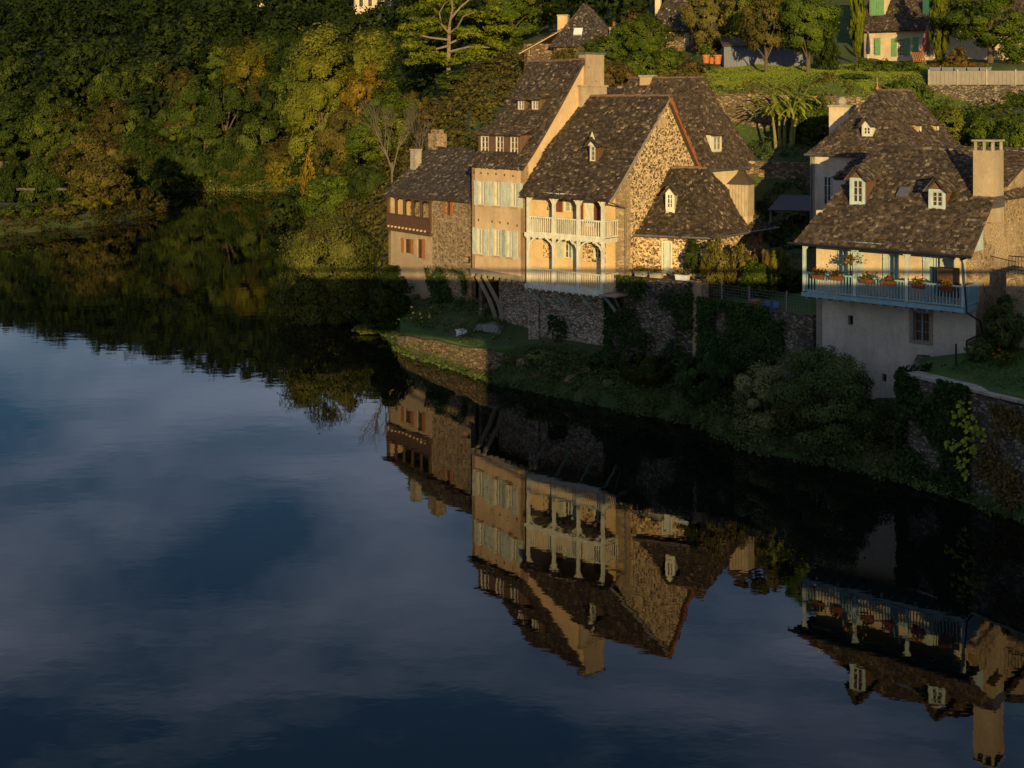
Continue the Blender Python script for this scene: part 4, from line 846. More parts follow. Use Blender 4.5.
# far buildings above the wood
Ff = Fr(px(354, 0, 300)[:2], (1, -.1)); h = thing('far_building', 'small white building with dark windows above the dark wood at the top edge', 'building', Ff.p(0, 0, 34))
ops = [(1.2+i*2.1, 36.6, .9, 1.8) for i in range(4)]; mb = MB(); wall(mb, Ff, 0, 9.2, 31, 40, ops); wall(mb, Ff.right(9.2), 0, 6, 31, 40); wall(mb, Ff.left(6), 0, 6, 31, 40); mb.build('wall', M['grey_plaster'], h)
for o in ops: window(Ff, o, h, M['grey_wood'], M['glass'], 2, 2)
E = [Ff.p(-.4, -.4, 40), Ff.p(9.6, -.4, 40), Ff.p(9.6, 6.4, 40), Ff.p(-.4, 6.4, 40)]; Ra, Rb = Ff.p(3, 3, 42.5), Ff.p(6, 3, 42.5); roof(h, E, [Ra, Rb, Rb, Ra], M['lauze_dark'], seed=99, row=.5)
Ff = Fr(px(243, 0, 330)[:2], (1, .05)); h = thing('far_building', 'pale building barely visible above the wood, left of the other far building', 'building', Ff.p(0, 0, 36))
ops = [(1.0+i*2.4, 39.3, .8, 1.2) for i in range(4)]; mb = MB(); wall(mb, Ff, 0, 10, 34, 41.2, ops); wall(mb, Ff.left(6), 0, 6, 34, 41.2); wall(mb, Ff.right(10), 0, 6, 34, 41.2); mb.build('wall', M['grey_plaster'], h)
for o in ops: window(Ff, o, h, M['grey_wood'], M['glass'], 1, 2)
E = [Ff.p(-.4, -.4, 41.2), Ff.p(10.4, -.4, 41.2), Ff.p(10.4, 6.4, 41.2), Ff.p(-.4, 6.4, 41.2)]; Ra, Rb = Ff.p(1, 3, 43.5), Ff.p(9, 3, 43.5); roof(h, E, [Ra, Rb, Rb, Ra], M['lauze_dark'], seed=100, row=.5)
# ------------------------------------------------------------------ terraces, walls, paths
def slope_terrace(name, poly, zf, mat, zb=-.5):
    mb = MB(); top = [(x, y, zf(x, y)) for x, y in poly]; n_ = len(poly)
    mb.poly(top); 
    for i in range(n_):
        j = (i+1) % n_; mb.poly([(poly[i][0], poly[i][1], zb), (poly[j][0], poly[j][1], zb), top[j], top[i]])
    return struct(mb.build(name, mat))
def wall_run(mb, pts, zt, zb, th=.5):
    "wall along a polyline; pts 2d, outer face on the line, thickness towards the left of travel; rough uneven top"
    for i in range(len(pts)-1):
        F = Fr(pts[i], (pts[i+1][0]-pts[i][0], pts[i+1][1]-pts[i][1])); L_ = math.dist(pts[i], pts[i+1]); n_ = max(1, int(L_/.45)); z0, z1 = zt[i], zt[i+1]; pz = z0
        for k in range(n_):
            a0, a1 = L_*k/n_, L_*(k+1)/n_; nz_ = z0+(z1-z0)*(k+1)/n_+rnd(-.05, .05); o = rnd(-.015, .015)
            mb.hexa([F.p(a0, 0, zb), F.p(a1, 0, zb), F.p(a1, th, zb), F.p(a0, th, zb), F.p(a0, 0, pz), F.p(a1, 0, nz_), F.p(a1, th, nz_), F.p(a0, th, pz)]); pz = nz_
Q0, Q1, Q2 = (5.75, 66.9), (9.1, 64.5), (13.75, 59.45)
slope_terrace('terrace', [(5.4, 67.6), (5.95, 66.95), (9.3, 64.7), (10.6, 66.0), (14.6, 71.8), (11, 77), (6, 72)], lambda x, y: 5.85, M['soil'])
slope_terrace('terrace', [(9.3, 64.7), (13.9, 59.7), (17.2, 63.3), (20, 67), (16, 73), (14.6, 71.8), (10.6, 66.0)], lambda x, y: 4.95+max(0, (y-64)*.09), M['lawn'])
mb = MB(); wall_run(mb, [Q0, Q1], [5.75, 6.0], -.3, .6); w_ = tag(mb.build('retaining_wall', M['mossy'], loc=(7.4, 65.7, 0)), 'tall mossy stone retaining wall carrying the planters beside the balcony house', 'wall')
mb = MB(); wall_run(mb, [Q1, (9.5, 65.0)], [6, 6], -.3, .5); mb.fbox(Fr(Q1, (.7, -.7)), -.1, .45, -.1, .5, .5, 5.9); tag(mb.build('stone_pier', M['chimney_stone'], loc=(9.1, 64.5, 0)), 'narrow stone pier ending the planter wall, beside the ivy-covered wall', 'pier')
mb = MB(); wall_run(mb, [(9.35, 64.3), Q2], [4.95, 5.15], -.3, .5); tag(mb.build('retaining_wall', M['mossy'], loc=(11.5, 62, 0)), 'dark retaining wall smothered in ivy beneath the wire fence', 'wall')
# right garden
W0, W1 = (15.6, 51.4), (18.4, 46.5)
zg3 = lambda x, y: 4.0+max(0, (x-16.8)*.16)+max(0, (y-50)*.02)
slope_terrace('terrace', [(15.8, 51.5), (18.6, 46.7), (26, 34), (44, 34), (44, 57), (26, 58.6), (22, 57.6), (19.3, 54.3), (17.4, 54.6)], zg3, M['lawn'])
mb = MB(); wall_run(mb, [(17.2, 55.2), W0, W1, (25.8, 33.5)], [4.2, 4.05, 4.05, 4.05], -1.0, .55); tag(mb.build('garden_wall', M['mossy'], loc=(17, 49, 0)), 'rough stone riverside garden wall in the lower right corner', 'wall')
mb = MB(); n_ = 9; Fx = Fr(W0, (W1[0]-W0[0], W1[1]-W0[1]))
for k in range(16):
    a = -.1+k*.78; mb = mb if k else MB(); mb.fbox(Fx, a, a+.75, -.07+rnd(-.03, .03), .75+rnd(-.05, .05), 4.1, 4.19+rnd(0, .02))
tag(mb.build('coping', M['concrete'], loc=(17, 49, 4.1)), 'pale flat coping slabs along the top of the lower right garden wall', 'coping')
# lower garden of the gallery house
slope_terrace('terrace', [(-6.2, 77.6), (-1.4, 70.5), (.2, 70.6), (.4, 75), (-2, 79.5), (-6.6, 86), (-6.9, 80)], lambda x, y: 1.05+max(0, (y-70)*.055+(x+6)*.09)*.8, M['lawn'], -.3)
mb = MB(); wall_run(mb, [(-6.9, 78.4), (-6.3, 77.2), (-1.5, 70.15), (-.2, 69.3)], [.7, 1.0, 1.5, 1.2], -.4, .5); tag(mb.build('garden_wall', M['low_wall'], loc=(-4, 74, 0)), 'low sunlit earthy stone wall at the water below the gallery house', 'wall')
# upper walls
mb = MB(); wall_run(mb, [(11.5, 90.2), (17, 89.9), (24.5, 88.6)], [15.4, 15.4, 15.2], 10, .7); tag(mb.build('terrace_wall', M['terrace_stone'], loc=(17, 90, 11)), 'tall sunlit rubble terrace wall below the upper lawn, behind the banana plant', 'wall')
mb = MB(); wall_run(mb, [(14.2, 82.2), (19.6, 81.8)], [11.2, 11.0], 7, .5); tag(mb.build('terrace_wall', M['terrace_stone'], loc=(17, 82, 8)), 'low rubble wall below the banana plants, above the shaded lane', 'wall')
mb = MB(); wall_run(mb, [(29.8, 96.1), (40, 95.5)], [16.1, 16.1], 12, .6); tag(mb.build('terrace_wall', M['mossy'], loc=(34, 96, 13)), 'shaded dark stone terrace wall under the white boards, upper right edge', 'wall')
Fw = Fr((30.7, 96.0), (1, -.05)); t = thing('board_fence', 'weathered grey-white board parapet below the red geraniums at the right edge', 'fence', Fw.p(0, 0, 16.1))
mb = MB(); mb.fbox(Fw, 0, 8.5, 0, .08, 16.12, 17.15)
for k in range(28): mb.fbox(Fw, k*.3+.02, k*.3+.29, -.03+rnd(-.01, .01), -.001, 16.14, 17.1+rnd(-.03, .03))
mb.build('boards', M['board_white'], t)
for k in range(5): mb = MB(); mb.fbox(Fw, k*2.1, k*2.1+.1, -.1, -.035, 16.1, 17.25); mb.build('post', M['concrete'], t)
# neighbour's terrace corner with railing at the right edge
Fn = Fr(px(1006.5, 0, 54)[:2], (.772, -.635)); mb = MB(); mb.fbox(Fn, 0, 3, 0, 3, 3.8, 7.85); tag(mb.build('terrace_wall', M['mixed_wall'], loc=Fn.p(1, 0, 4)), 'small plastered terrace wall carrying an iron railing at the right edge', 'wall')
t = thing('iron_railing', 'black iron railing at the right edge on a small plastered terrace', 'railing', Fn.p(0, 0, 7.85))
mb = MB(); mb.fbox(Fn, .05, 3, .08, .12, 8.5, 8.54); mb.fbox(Fn, .05, 3, .08, .12, 7.95, 7.98)
for k in range(22): a = .06+k*.13; mb.tube(Fn.p(a, .1, 7.85), Fn.p(a, .1, 8.52), .012, n=5)
mb.build('bars', M['iron'], t)
# path on the left bank
pts = [(-74, 160), (-66, 165), (-60, 168.5), (-54, 172)]; mb = MB()
for i in range(3):
    (x0, y0), (x1, y1) = pts[i], pts[i+1]
    for k in range(6):
        u0, u1 = k/6, (k+1)/6; q = [(x0+(x1-x0)*u0, y0+(y1-y0)*u0), (x0+(x1-x0)*u1, y0+(y1-y0)*u1)]
        mb.poly([(q[0][0], q[0][1]-.8, gz(q[0][0], q[0][1]-.8)+.12), (q[1][0], q[1][1]-.8, gz(q[1][0], q[1][1]-.8)+.12), (q[1][0], q[1][1]+1, gz(q[1][0], q[1][1]+1)+.12), (q[0][0], q[0][1]+1, gz(q[0][0], q[0][1]+1)+.12)])
struct(mb.build('path', M['concrete']))

# ------------------------------------------------------------------ foliage
RG = np.random.default_rng(5)
G3 = lambda *c: [tuple(x) for x in c]
LM = {
 'farg': leafy('far_green_leaves', G3((.015, .028, .005), (.045, .066, .011), (.09, .115, .018)), .2),
 'faro': leafy('far_olive_leaves', G3((.025, .024, .007), (.06, .054, .013), (.11, .09, .022)), .2),
 'fary': leafy('far_yellow_leaves', G3((.035, .04, .006), (.1, .095, .01), (.19, .16, .016)), .2),
 'lawn': leafy('sunlit_grass', G3((.1, .15, .018), (.2, .26, .03), (.3, .33, .05)), .35),
 'sallow': leafy('sallow_leaves', G3((.035, .042, .01), (.085, .095, .02), (.155, .155, .036))),
 'wood': leafy('shade_toned_wood_leaves', G3((.007, .014, .004), (.018, .032, .007), (.04, .058, .011)), .15),  # tone kept dark to stand in for shade over the far hillside
 'dark': leafy('dark_green_leaves', G3((.012, .023, .005), (.03, .05, .009), (.06, .082, .015))),
 'green': leafy('mid_green_leaves', G3((.025, .045, .007), (.065, .1, .012), (.12, .16, .02))),
 'yellow': leafy('yellow_green_leaves', G3((.05, .066, .01), (.12, .138, .018), (.21, .21, .028))),
 'gold': leafy('golden_autumn_leaves', G3((.09, .07, .01), (.21, .15, .016), (.36, .24, .025))),
 'olive': leafy('olive_brown_leaves', G3((.05, .048, .012), (.11, .1, .024), (.19, .155, .04))),
 'brown': leafy('brown_autumn_leaves', G3((.05, .038, .013), (.11, .08, .026), (.18, .125, .04))),
 'willow': leafy('grey_green_willow_leaves', G3((.07, .085, .035), (.17, .19, .07), (.28, .3, .12))),
 'pine': leafy('pine_needles', G3((.045, .065, .006), (.11, .14, .012), (.2, .22, .02))),
 'ivy': leafy('ivy_leaves', G3((.012, .026, .008), (.03, .06, .016), (.065, .105, .028))),
 'bright': leafy('bright_vine_leaves', G3((.16, .22, .02), (.3, .36, .03), (.4, .42, .05))),
 'weeds': leafy('bank_weeds', G3((.035, .055, .016), (.085, .125, .034), (.17, .2, .065))),
 'red': leafy('red_flowers', G3((.22, .015, .01), (.4, .035, .015), (.5, .08, .04))),
 'orangef': leafy('orange_flowers', G3((.28, .05, .01), (.45, .12, .015), (.6, .26, .04))),
 'pinkf': leafy('pale_roses', G3((.6, .4, .2), (.7, .5, .25), (.75, .3, .2))),
}
def leaf_quads(P, Nr, size, asp=.55, rng=RG):
    n_ = len(P); Nr = Nr/np.maximum(1e-6, np.linalg.norm(Nr, axis=1, keepdims=True)); r_ = rng.normal(size=(n_, 3)); t_ = np.cross(Nr, r_); t_ /= np.maximum(1e-6, np.linalg.norm(t_, axis=1, keepdims=True)); b_ = np.cross(Nr, t_)
    s_ = size*rng.uniform(.6, 1.3, (n_, 1)); V = np.stack([P-t_*s_*.5, P+b_*s_*.5*asp, P+t_*s_*.5, P-b_*s_*.5*asp], 1).reshape(-1, 3)
    return V, np.arange(4*n_).reshape(-1, 4)
def clumps(C, Rr, cnt, squash=.8, out=None, oc=1.0, rng=RG, up=.25):
    "leaf positions, normals, tints for clumps at C with radii Rr"
    idx_ = np.repeat(np.arange(len(C)), cnt); n_ = len(idx_); d = rng.normal(size=(n_, 3)); d /= np.linalg.norm(d, axis=1, keepdims=True)
    rr = Rr[idx_][:, None]*rng.uniform(.25, 1, (n_, 1))**.45; P = C[idx_]+d*rr*np.array([1, 1, squash])
    Nn = d*1.0+rng.normal(size=(n_, 3))*.45+np.array([0, 0, up])
    if out is not None:
        o = C[idx_]-out; o /= np.maximum(1e-6, np.linalg.norm(o, axis=1, keepdims=True)); Nn += o*oc
    T = np.clip(rng.uniform(0, 1, len(C))[idx_]*.55+rng.uniform(0, .45, n_), 0, 1); return P, Nn, T
def crown_pts(shape, rng, ncl, H=10, R=4):
    out = []
    while len(out) < ncl:
        p_ = rng.uniform(-1, 1, 3); q_ = np.linalg.norm(p_)
        if q_ > 1 or q_ < rng.uniform(.35, .95): continue
        if shape == 'column':
            z_ = .05+.95*(p_[2]*.5+.5); w = math.sin(math.pi*min(1, z_*.85+.12))**.6; out.append((p_[0]*R*w, p_[1]*R*w, z_*H)); continue
        if shape in ('bush', 'low'): z_ = max(.04, p_[2]*.5+.48); out.append((p_[0]*R*(1-.35*max(0, z_-.5)), p_[1]*R*(1-.35*max(0, z_-.5)), z_*H*.93)); continue
        if shape == 'cone': z_ = .12+.86*(p_[2]*.5+.5); w = 1.05-z_*.85; out.append((p_[0]*R*w, p_[1]*R*w, z_*H)); continue
        if shape == 'pine':
            z_ = .42+.55*(p_[2]*.5+.5); out.append((p_[0]*R*1.1, p_[1]*R*1.1, round(z_*7)/7*H+rng.uniform(-.25, .25))); continue
        z_ = (.6+p_[2]*.36) if shape == 'orchard' else (.5+p_[2]*.45); w = (1.0 if p_[2] > -.3 else .8)*(1 if p_[2] < .2 else 1.1-p_[2]*.45); out.append((p_[0]*R*w, p_[1]*R*w, z_*H))
    return np.array(out)
TPL = {}
def template(shape, leafm, barkm, var, nleaf, lsize):
    key = (shape, leafm, barkm, var, nleaf, lsize)
    if key in TPL: return TPL[key]
    rng = np.random.default_rng(hash((shape, var)) % 1000 if False else sum(map(ord, shape))*7+var*13+len(leafm)); H, R = 10.0, 4.0
    if shape == 'tall': R = 2.5
    if shape == 'low': H = 4.5
    ncl = {'low': 95, 'column': 120, 'bush': 95, 'pine': 44, 'cone': 60}.get(shape, 64)
    C = crown_pts(shape, rng, ncl, H, R); C[:, :2] *= 1+.14*np.sin(np.arctan2(C[:, 1], C[:, 0])*3+var)[:, None]
    rad = rng.uniform(.55, 1.15, ncl)*{'low': .95, 'tall': .8, 'column': .75, 'bush': 1.2, 'pine': 1.15, 'cone': .85}.get(shape, 1.05)
    P, Nn, T = clumps(C, rad, nleaf//ncl, .38 if shape == 'pine' else .78, np.array([0, 0, H*.5]), 1.0, rng)
    if shape in ('column',): P[:, :2] *= .95
    k = rng.random(len(P)) < .06; P[k] += rng.normal(size=(k.sum(), 3))*.35
    P[:, 2] = np.maximum(P[:, 2], .03)
    V, Q_ = leaf_quads(P, Nn, lsize, .55, rng); crown = np_mesh('crown', V, Q_, T, LM[leafm])
    mb = MB(); tr = .26 if shape not in ('bush', 'low') else .14
    top = H*(.8 if shape not in ('bush', 'low') else .5); pts = [(0, 0, -.6)]; 
    for i in range(1, 6): pts.append((rng.normal()*.1*i/2, rng.normal()*.1*i/2, top*i/5))
    mb.path(pts, [tr*(1.25-.2*i) if i < 5 else tr*.2 for i in range(6)], 8)
    for i in rng.choice(ncl, 14, replace=False):
        c_ = C[i]; s_ = min(4, max(1, int(c_[2]*.55/top*5))); p0 = pts[s_]; mid = ((p0[0]+c_[0])*.5, (p0[1]+c_[1])*.5, (p0[2]+c_[2])*.5+.25)
        mb.path([p0, mid, tuple(c_)], [tr*.45, tr*.3, tr*.1], 5)
    me = bpy.data.meshes.new('trunk'); me.from_pydata(mb.v, [], mb.f); at = me.attributes.new('tint', 'FLOAT', 'FACE'); at.data.foreach_set('value', mb.t); me.materials.append(M[barkm]); me.update()
    TPL[key] = (me, crown, float(np.percentile(P[:, 2], 99.7)), float(np.percentile(np.hypot(P[:, 0], P[:, 1]), 97))*2); return TPL[key]
def plant(name, cat, shape, leafm, x, Y, ytop, wpx, label, group=None, barkm='bark', var=0, nleaf=None, lsize=None, zbase=None, ls=None, dens=1.0, X=None):
    X = (x-512)*Y/FPX if X is None else X; zg = gz(X, Y) if zbase is None else zbase; ht = CAMZ-(ytop-HOR)*Y/FPX-zg; w = wpx*Y/FPX; ra = (ht/10.3)/(w/8.6)
    shape = 'tall' if shape == 'round' and ra > 1.45 else 'low' if shape == 'bush' and ra < .62 else shape
    ht = max(ht, .4); t = thing(name, label, cat, (X, Y, zg), group); s_ = ((w/8.6)**2*ht/10.3)**(1/3); ls = ls or max(.1, .0020*Y)
    lq = round(min(1.5, max(.19, ls/s_)), 2); nl = int(min(42000, dens*2400/lq**2*(1.3 if shape == 'column' else 1))); me, cr_, th_, tw_ = template(shape, leafm, barkm, var, nl, lq)
    for nm, m_ in (('trunk', me), ('crown', cr_)):
        o = bpy.data.objects.new(nm, m_); S.collection.objects.link(o); o.parent = t
    t.scale = (w/tw_, w/tw_, ht/th_); t.rotation_euler[2] = rnd(0, 6.28); return t
def bush_h(x, Y, hh_, w, lm, label, group=None, var=0, shape='bush'):
    "shrub or tree given by its real height and width"
    X0 = (x-512)*Y/FPX; zg = gz(X0, Y)-.3; return plant('tree' if shape != 'bush' else 'shrub', 'tree' if shape != 'bush' else 'shrub', shape, lm, x, Y, HOR+(CAMZ-zg-hh_)*FPX/Y, w*FPX/Y, label, group, var=var, zbase=zg)
def scatter_obj(name, P, Nn, T, size, leafm, label, cat, asp=.55, kind='stuff'):
    V, Q_ = leaf_quads(P, Nn, size, asp); o = bpy.data.objects.new(name, np_mesh(name, V, Q_, T, LM[leafm])); S.collection.objects.link(o); tag(o, label, cat, kind=kind); return o
def in_poly(X, Y, poly):
    ins = np.zeros(len(X), bool); poly = np.array(poly, float)
    for a, b in zip(poly, np.roll(poly, -1, 0)):
        c_ = (a[1] > Y) != (b[1] > Y); ins ^= c_ & (X < (b[0]-a[0])*(Y-a[1])/(b[1]-a[1]+1e-12)+a[0])
    return ins
def scrub(name, poly, dens, rad, cnt, size, leafm, label, cat, hmul=1.0, minsd=-.2):
    p_ = np.array(poly); n_ = int((np.ptp(p_[:, 0]))*(np.ptp(p_[:, 1]))*dens); X = RG.uniform(p_[:, 0].min(), p_[:, 0].max(), n_); Y = RG.uniform(p_[:, 1].min(), p_[:, 1].max(), n_)
    k = in_poly(X, Y, poly); X, Y = X[k], Y[k]; sd = sdist(X, Y); k = sd > minsd; X, Y = X[k], Y[k]; r_ = rad*RG.uniform(.5, 1.5, len(X)); C = np.stack([X, Y, np.maximum(.05, ground_z(X, Y))+r_*.25*hmul], -1)
    P, Nn, T = clumps(C, r_, cnt, .8*hmul, None, 1, RG, .6); P[:, 2] = np.maximum(P[:, 2], .02); return scatter_obj(name, P, Nn, T, size, leafm, label, cat)
# ------------------------------------------------------------------ trees and shrubs
T_ = lambda *a, **k: plant('tree', 'tree', *a, **k)
# far bank and left hillside, told apart by colour and place
T_('round', 'farg', 205, 222, 118, 62, 'mid-green round tree at the far water edge, centre of the river bend', var=1)
T_('round', 'dark', 165, 232, 112, 56, 'dark round tree left of the river bend centre, overhanging the far water', var=2)
T_('round', 'farg', 122, 240, 70, 60, 'tall green tree rising behind the olive-brown bank tree on the left', var=3)
T_('round', 'faro', 185, 236, 72, 40, 'slim brownish tree with sparse leaves between dark trees at the bend', var=4)
T_('round', 'dark', 225, 226, 80, 60, 'dense dark tree at the far bank beneath the yellow-topped tree', var=5)
T_('round', 'fary', 248, 240, 47, 56, 'tree with yellow-tinged top standing above the dark far-bank trees', var=6)
T_('round', 'farg', 262, 219, 118, 52, 'green tree leaning over the right end of the far waterline', var=7)
bush_h(240, 219, 5.5, 11, 'faro', 'olive shrub trailing into the water at the far bank', var=8)
bush_h(286, 215, 4.5, 7, 'fary', 'yellow-green shrub at the small sunlit shore on the far bank', var=9)
bush_h(150, 222, 7, 13, 'dark', 'dark shrub mass hanging over the black water behind the left promontory', var=10)
T_('round', 'faro', 88, 252, 84, 54, 'olive tree on the left hillside above the round bank tree', var=11)
T_('round', 'faro', 40, 262, 102, 70, 'wide olive-grey tree low on the left hillside', var=12)
T_('round', 'fary', 4, 250, 88, 34, 'yellow-green tree cut by the left edge of the photo', var=13)
T_('round', 'faro', 28, 275, 80, 36, 'rusty brown autumn tree on the left hillside', var=14)
T_('round', 'faro', 70, 300, 58, 60, 'dull olive tree midway up the left hillside', var=15)
T_('round', 'dark', 20, 300, 50, 66, 'big dark tree midway up the hillside near the left edge', var=16)
T_('round', 'fary', 106, 262, 78, 24, 'small yellow tree glowing on the left hillside', var=17)
for k in range(34):
    x = 108+k*5.9+rnd(-2, 2); Y_ = 217.5+rnd(0, 6)+(max(0, 150-x)*.12); bush_h(x, Y_, rnd(4, 8), rnd(7, 11), random.choice(['dark', 'farg', 'faro', 'dark', 'faro']), 'one of the similar shrubs crowding the far shore', 'shrubs crowding the far shore', var=k % 5)
# the left promontory
T_('round', 'olive', 95, 171, 130, 80, 'rounded olive-brown tree on the left riverbank promontory', var=18)
T_('bush', 'olive', 100, 166, 158, 62, 'olive bush spreading beneath the rounded promontory tree', var=19)
T_('bush', 'dark', 138, 176, 162, 40, 'dark rounded bush at the tip of the left promontory', var=20)
T_('bush', 'faro', 140, 173, 188, 26, 'small olive bush touching the water at the promontory tip', var=21)
T_('bush', 'fary', 103, 161, 198, 26, 'golden low bush on the promontory shore beside the path end', var=22)
T_('bush', 'dark', 22, 192, 162, 70, 'dark tree shading the path near the left edge', var=23)
T_('bush', 'wood', 12, 186, 160, 30, 'blackish shrub behind the left bank path', var=24)  # dark leaf tone puts the shade of the bank hollow into the colour
T_('bush', 'farg', 40, 188, 158, 44, 'ragged dark green shrub above the dark bank hollow', var=25)
T_('bush', 'dark', 58, 184, 166, 40, 'black-green shrub closing the hollow beside the promontory tree', var=26)
# right bank, the sunlit group
T_('round', 'yellow', 325, 190, 28, 86, 'tall yellow-green tree, leftmost of the sunlit group above the river', var=27)
T_('round', 'yellow', 372, 200, 32, 56, 'yellow-green tree behind the golden tree in the sunlit group', var=28)
T_('round', 'gold', 366, 172, 64, 60, 'golden yellow tree in the middle of the sunlit group', var=29)
T_('round', 'yellow', 322, 178, 84, 76, 'lower yellow-green tree overhanging the river below the tall one', var=30)
T_('round', 'olive', 346, 150, 108, 62, 'olive tree at the river bend above the big willow bush', var=31)
T_('bush', 'gold', 312, 160, 150, 26, 'small golden shrub low at the water above the willow bush', var=32)
plant('shrub', 'shrub', 'bush', 'dark', 386, 82.4, 300, 44, 'dark bush overhanging the water left of the low sunlit wall', var=134, X=-8.0, zbase=.2)
T_('bush', 'green', 332, 128, 176, 64, 'dense green bush over the water right behind the willow bush', var=33)
T_('bush', 'dark', 372, 118, 168, 52, 'dark green bush left of the gallery house roof', var=34)
T_('round', 'green', 408, 178, 60, 56, 'dull green tree left of the pale-trunked pine', var=35)
T_('round', 'olive', 414, 135, 92, 44, 'olive-grey tree rising behind the gallery house chimney', var=36)
T_('round', 'green', 462, 130, 70, 62, 'green tree directly behind the tall house roof edge', var=37)
T_('round', 'brown', 434, 122, 108, 46, 'brownish tree just above the gallery house roof', var=38)
T_('round', 'olive', 500, 128, 58, 50, 'olive-brown tree beside the hill house, above the tall roof', var=39)
T_('round', 'dark', 520, 165, -15, 66, 'dark tree at the top edge right of the pine', var=40)
T_('round', 'olive', 556, 160, -25, 60, 'olive-dark tree at the top edge behind the hill house', var=41)
T_('round', 'dark', 612, 158, -20, 70, 'dark tree at the top edge between hill house and turret roof', var=42)
T_('round', 'brown', 630, 132, 5, 26, 'dark reddish slender tree between the hill house and the small green tree', var=43)
T_('round', 'dark', 360, 250, 16, 60, 'dark green tree below the small white far building', var=44)
T_('round', 'dark', 300, 240, 30, 62, 'dark green tree left of the tall yellow-green trees', var=45)
# pine with a pale trunk
X_, Y_ = (449-512)*140/FPX, 140; zg = gz(X_, Y_); t = thing('pine_tree', 'broad pine with a bare pale trunk and pale forked limbs at the top edge', 'tree', (X_, Y_, zg))
def zt_(y): return CAMZ-(y-HOR)*Y_/FPX
def pp(x, y, d=0): return ((x-512)*Y_/FPX, Y_+d, zt_(y))
mb = MB(); mb.path([(X_, Y_, zg-.5), pp(448.5, 72), pp(449, 40), pp(449.5, 25)], [.34, .24, .2, .17], 8)
limbs = [[(449.5, 26), (453, 10), (452, -6)], [(449, 33), (442, 25), (440, 14), (446, 4)], [(449, 34), (458, 28), (464, 18), (476, 14)], [(449, 44), (462, 38), (478, 34)], [(449, 52), (470, 47), (490, 48)], [(449, 40), (430, 38), (412, 34)], [(450, 20), (460, 8), (474, -4)], [(449, 46), (432, 50), (418, 44)]]
for k, l_ in enumerate(limbs):
    d = [-1.5, -1, -2, 1, -1, -1, 0, 1][k]; mb.path([pp(x, y, d*i/2-.4) for i, (x, y) in enumerate(l_)], [.13, .1, .07, .04][:len(l_)], 6)
mb.build('trunk', M['bark_pale'], t)
C = []
for (x, y, r_) in [(410, 32, 15), (424, 20, 13), (418, 44, 14), (436, 4, 14), (430, -8, 16), (455, -10, 16), (475, -6, 16), (482, 12, 14), (492, 22, 14), (500, 34, 13), (488, 44, 15), (470, 32, 12), (470, 52, 15), (505, 46, 13), (430, 30, 11), (440, 56, 14), (458, 60, 12), (425, 58, 13), (495, 56, 14), (462, 14, 9), (414, 8, 12)]:
    for q in range(7): X0, Y0, Z0 = pp(x+rnd(-r_, r_), y+rnd(-r_*.35, r_*.35), rnd(.2, 3.5) if 436 < x < 466 and y < 60 else rnd(-2.5, 2.5)); C.append((X0, Y0, Z0))
C = np.array(C); P, Nn, T = clumps(C, RG.uniform(.7, 1.3, len(C)), 90, .35, None, 1, RG, .5)
V, Q_ = leaf_quads(P-np.array([X_, Y_, zg]), Nn, .5, .4); o = bpy.data.objects.new('crown', np_mesh('crown', V, Q_, T, LM['pine'])); S.collection.objects.link(o); o.parent = t
# leafless grey tree
X_, Y_ = (392-512)*112/FPX, 112; zg = gz(X_, Y_); t = thing('bare_tree', 'leafless grey tree with fine twigs behind the gallery house', 'tree', (X_, Y_, zg)); mb = MB()
def branch(p, d, L_, r_, dep):
    q = p+d*L_; mb.tube(p, q, r_, r_*.7, 5 if dep < 3 else 3, caps=False)
    if dep >= 6: return
    for k in range(3 if dep < 4 else 2):
        nd = (d+Vector((rnd(-.55, .55), rnd(-.55, .55), rnd(-.1, .4)))).normalized(); branch(p+d*L_*rnd(.6, 1), nd, L_*rnd(.62, .82), r_*.62, dep+1)
branch(Vector((X_, Y_, zg-.3)), Vector((0, 0, 1)), 3.2, .12, 0); mb.build('trunk', M['bark_grey'], t)
X_, Y_ = (418-512)*106/FPX, 106; zg = gz(X_, Y_); t = thing('bare_tree', 'smaller leafless tree close behind the gallery house roof', 'tree', (X_, Y_, zg)); mb = MB()
branch(Vector((X_, Y_, zg-.3)), Vector((.1, 0, 1)), 2.2, .09, 1); mb.build('trunk', M['bark_grey'], t)
# orchard and upper gardens
T_('orchard', 'green', 648, 107, 14, 50, 'small round green tree standing in front of the turret house', var=50, zbase=17.2)
T_('round', 'olive', 711, 112, -14, 56, 'bushy olive-green tree right of the turret house', var=51)
T_('round', 'yellow', 745, 110, -12, 44, 'yellow-olive tree above the blue-grey shed', var=52)
T_('orchard', 'olive', 766, 101, -6, 50, 'orchard tree with a slim trunk, left one of the pair on the upper lawn', var=53, zbase=17.05)
T_('orchard', 'green', 808, 99, -16, 72, 'larger orchard tree with a stout forked trunk on the upper lawn', var=54, zbase=16.9)
plant('cypress', 'tree', 'column', 'pine', 857, 107, -26, 15, 'narrow cypress at the left corner of the green-shuttered house', var=55)
plant('cypress', 'tree', 'column', 'pine', 940, 103, -22, 23, 'thicker cypress right of the green-shuttered facade', var=56)
T_('orchard', 'green', 990, 101, -14, 84, 'broad leafy tree over the terrace at the top right corner', var=57)
T_('bush', 'green', 1016, 99.5, 28, 40, 'dark leafy bush under the broad tree at the right edge', var=58)
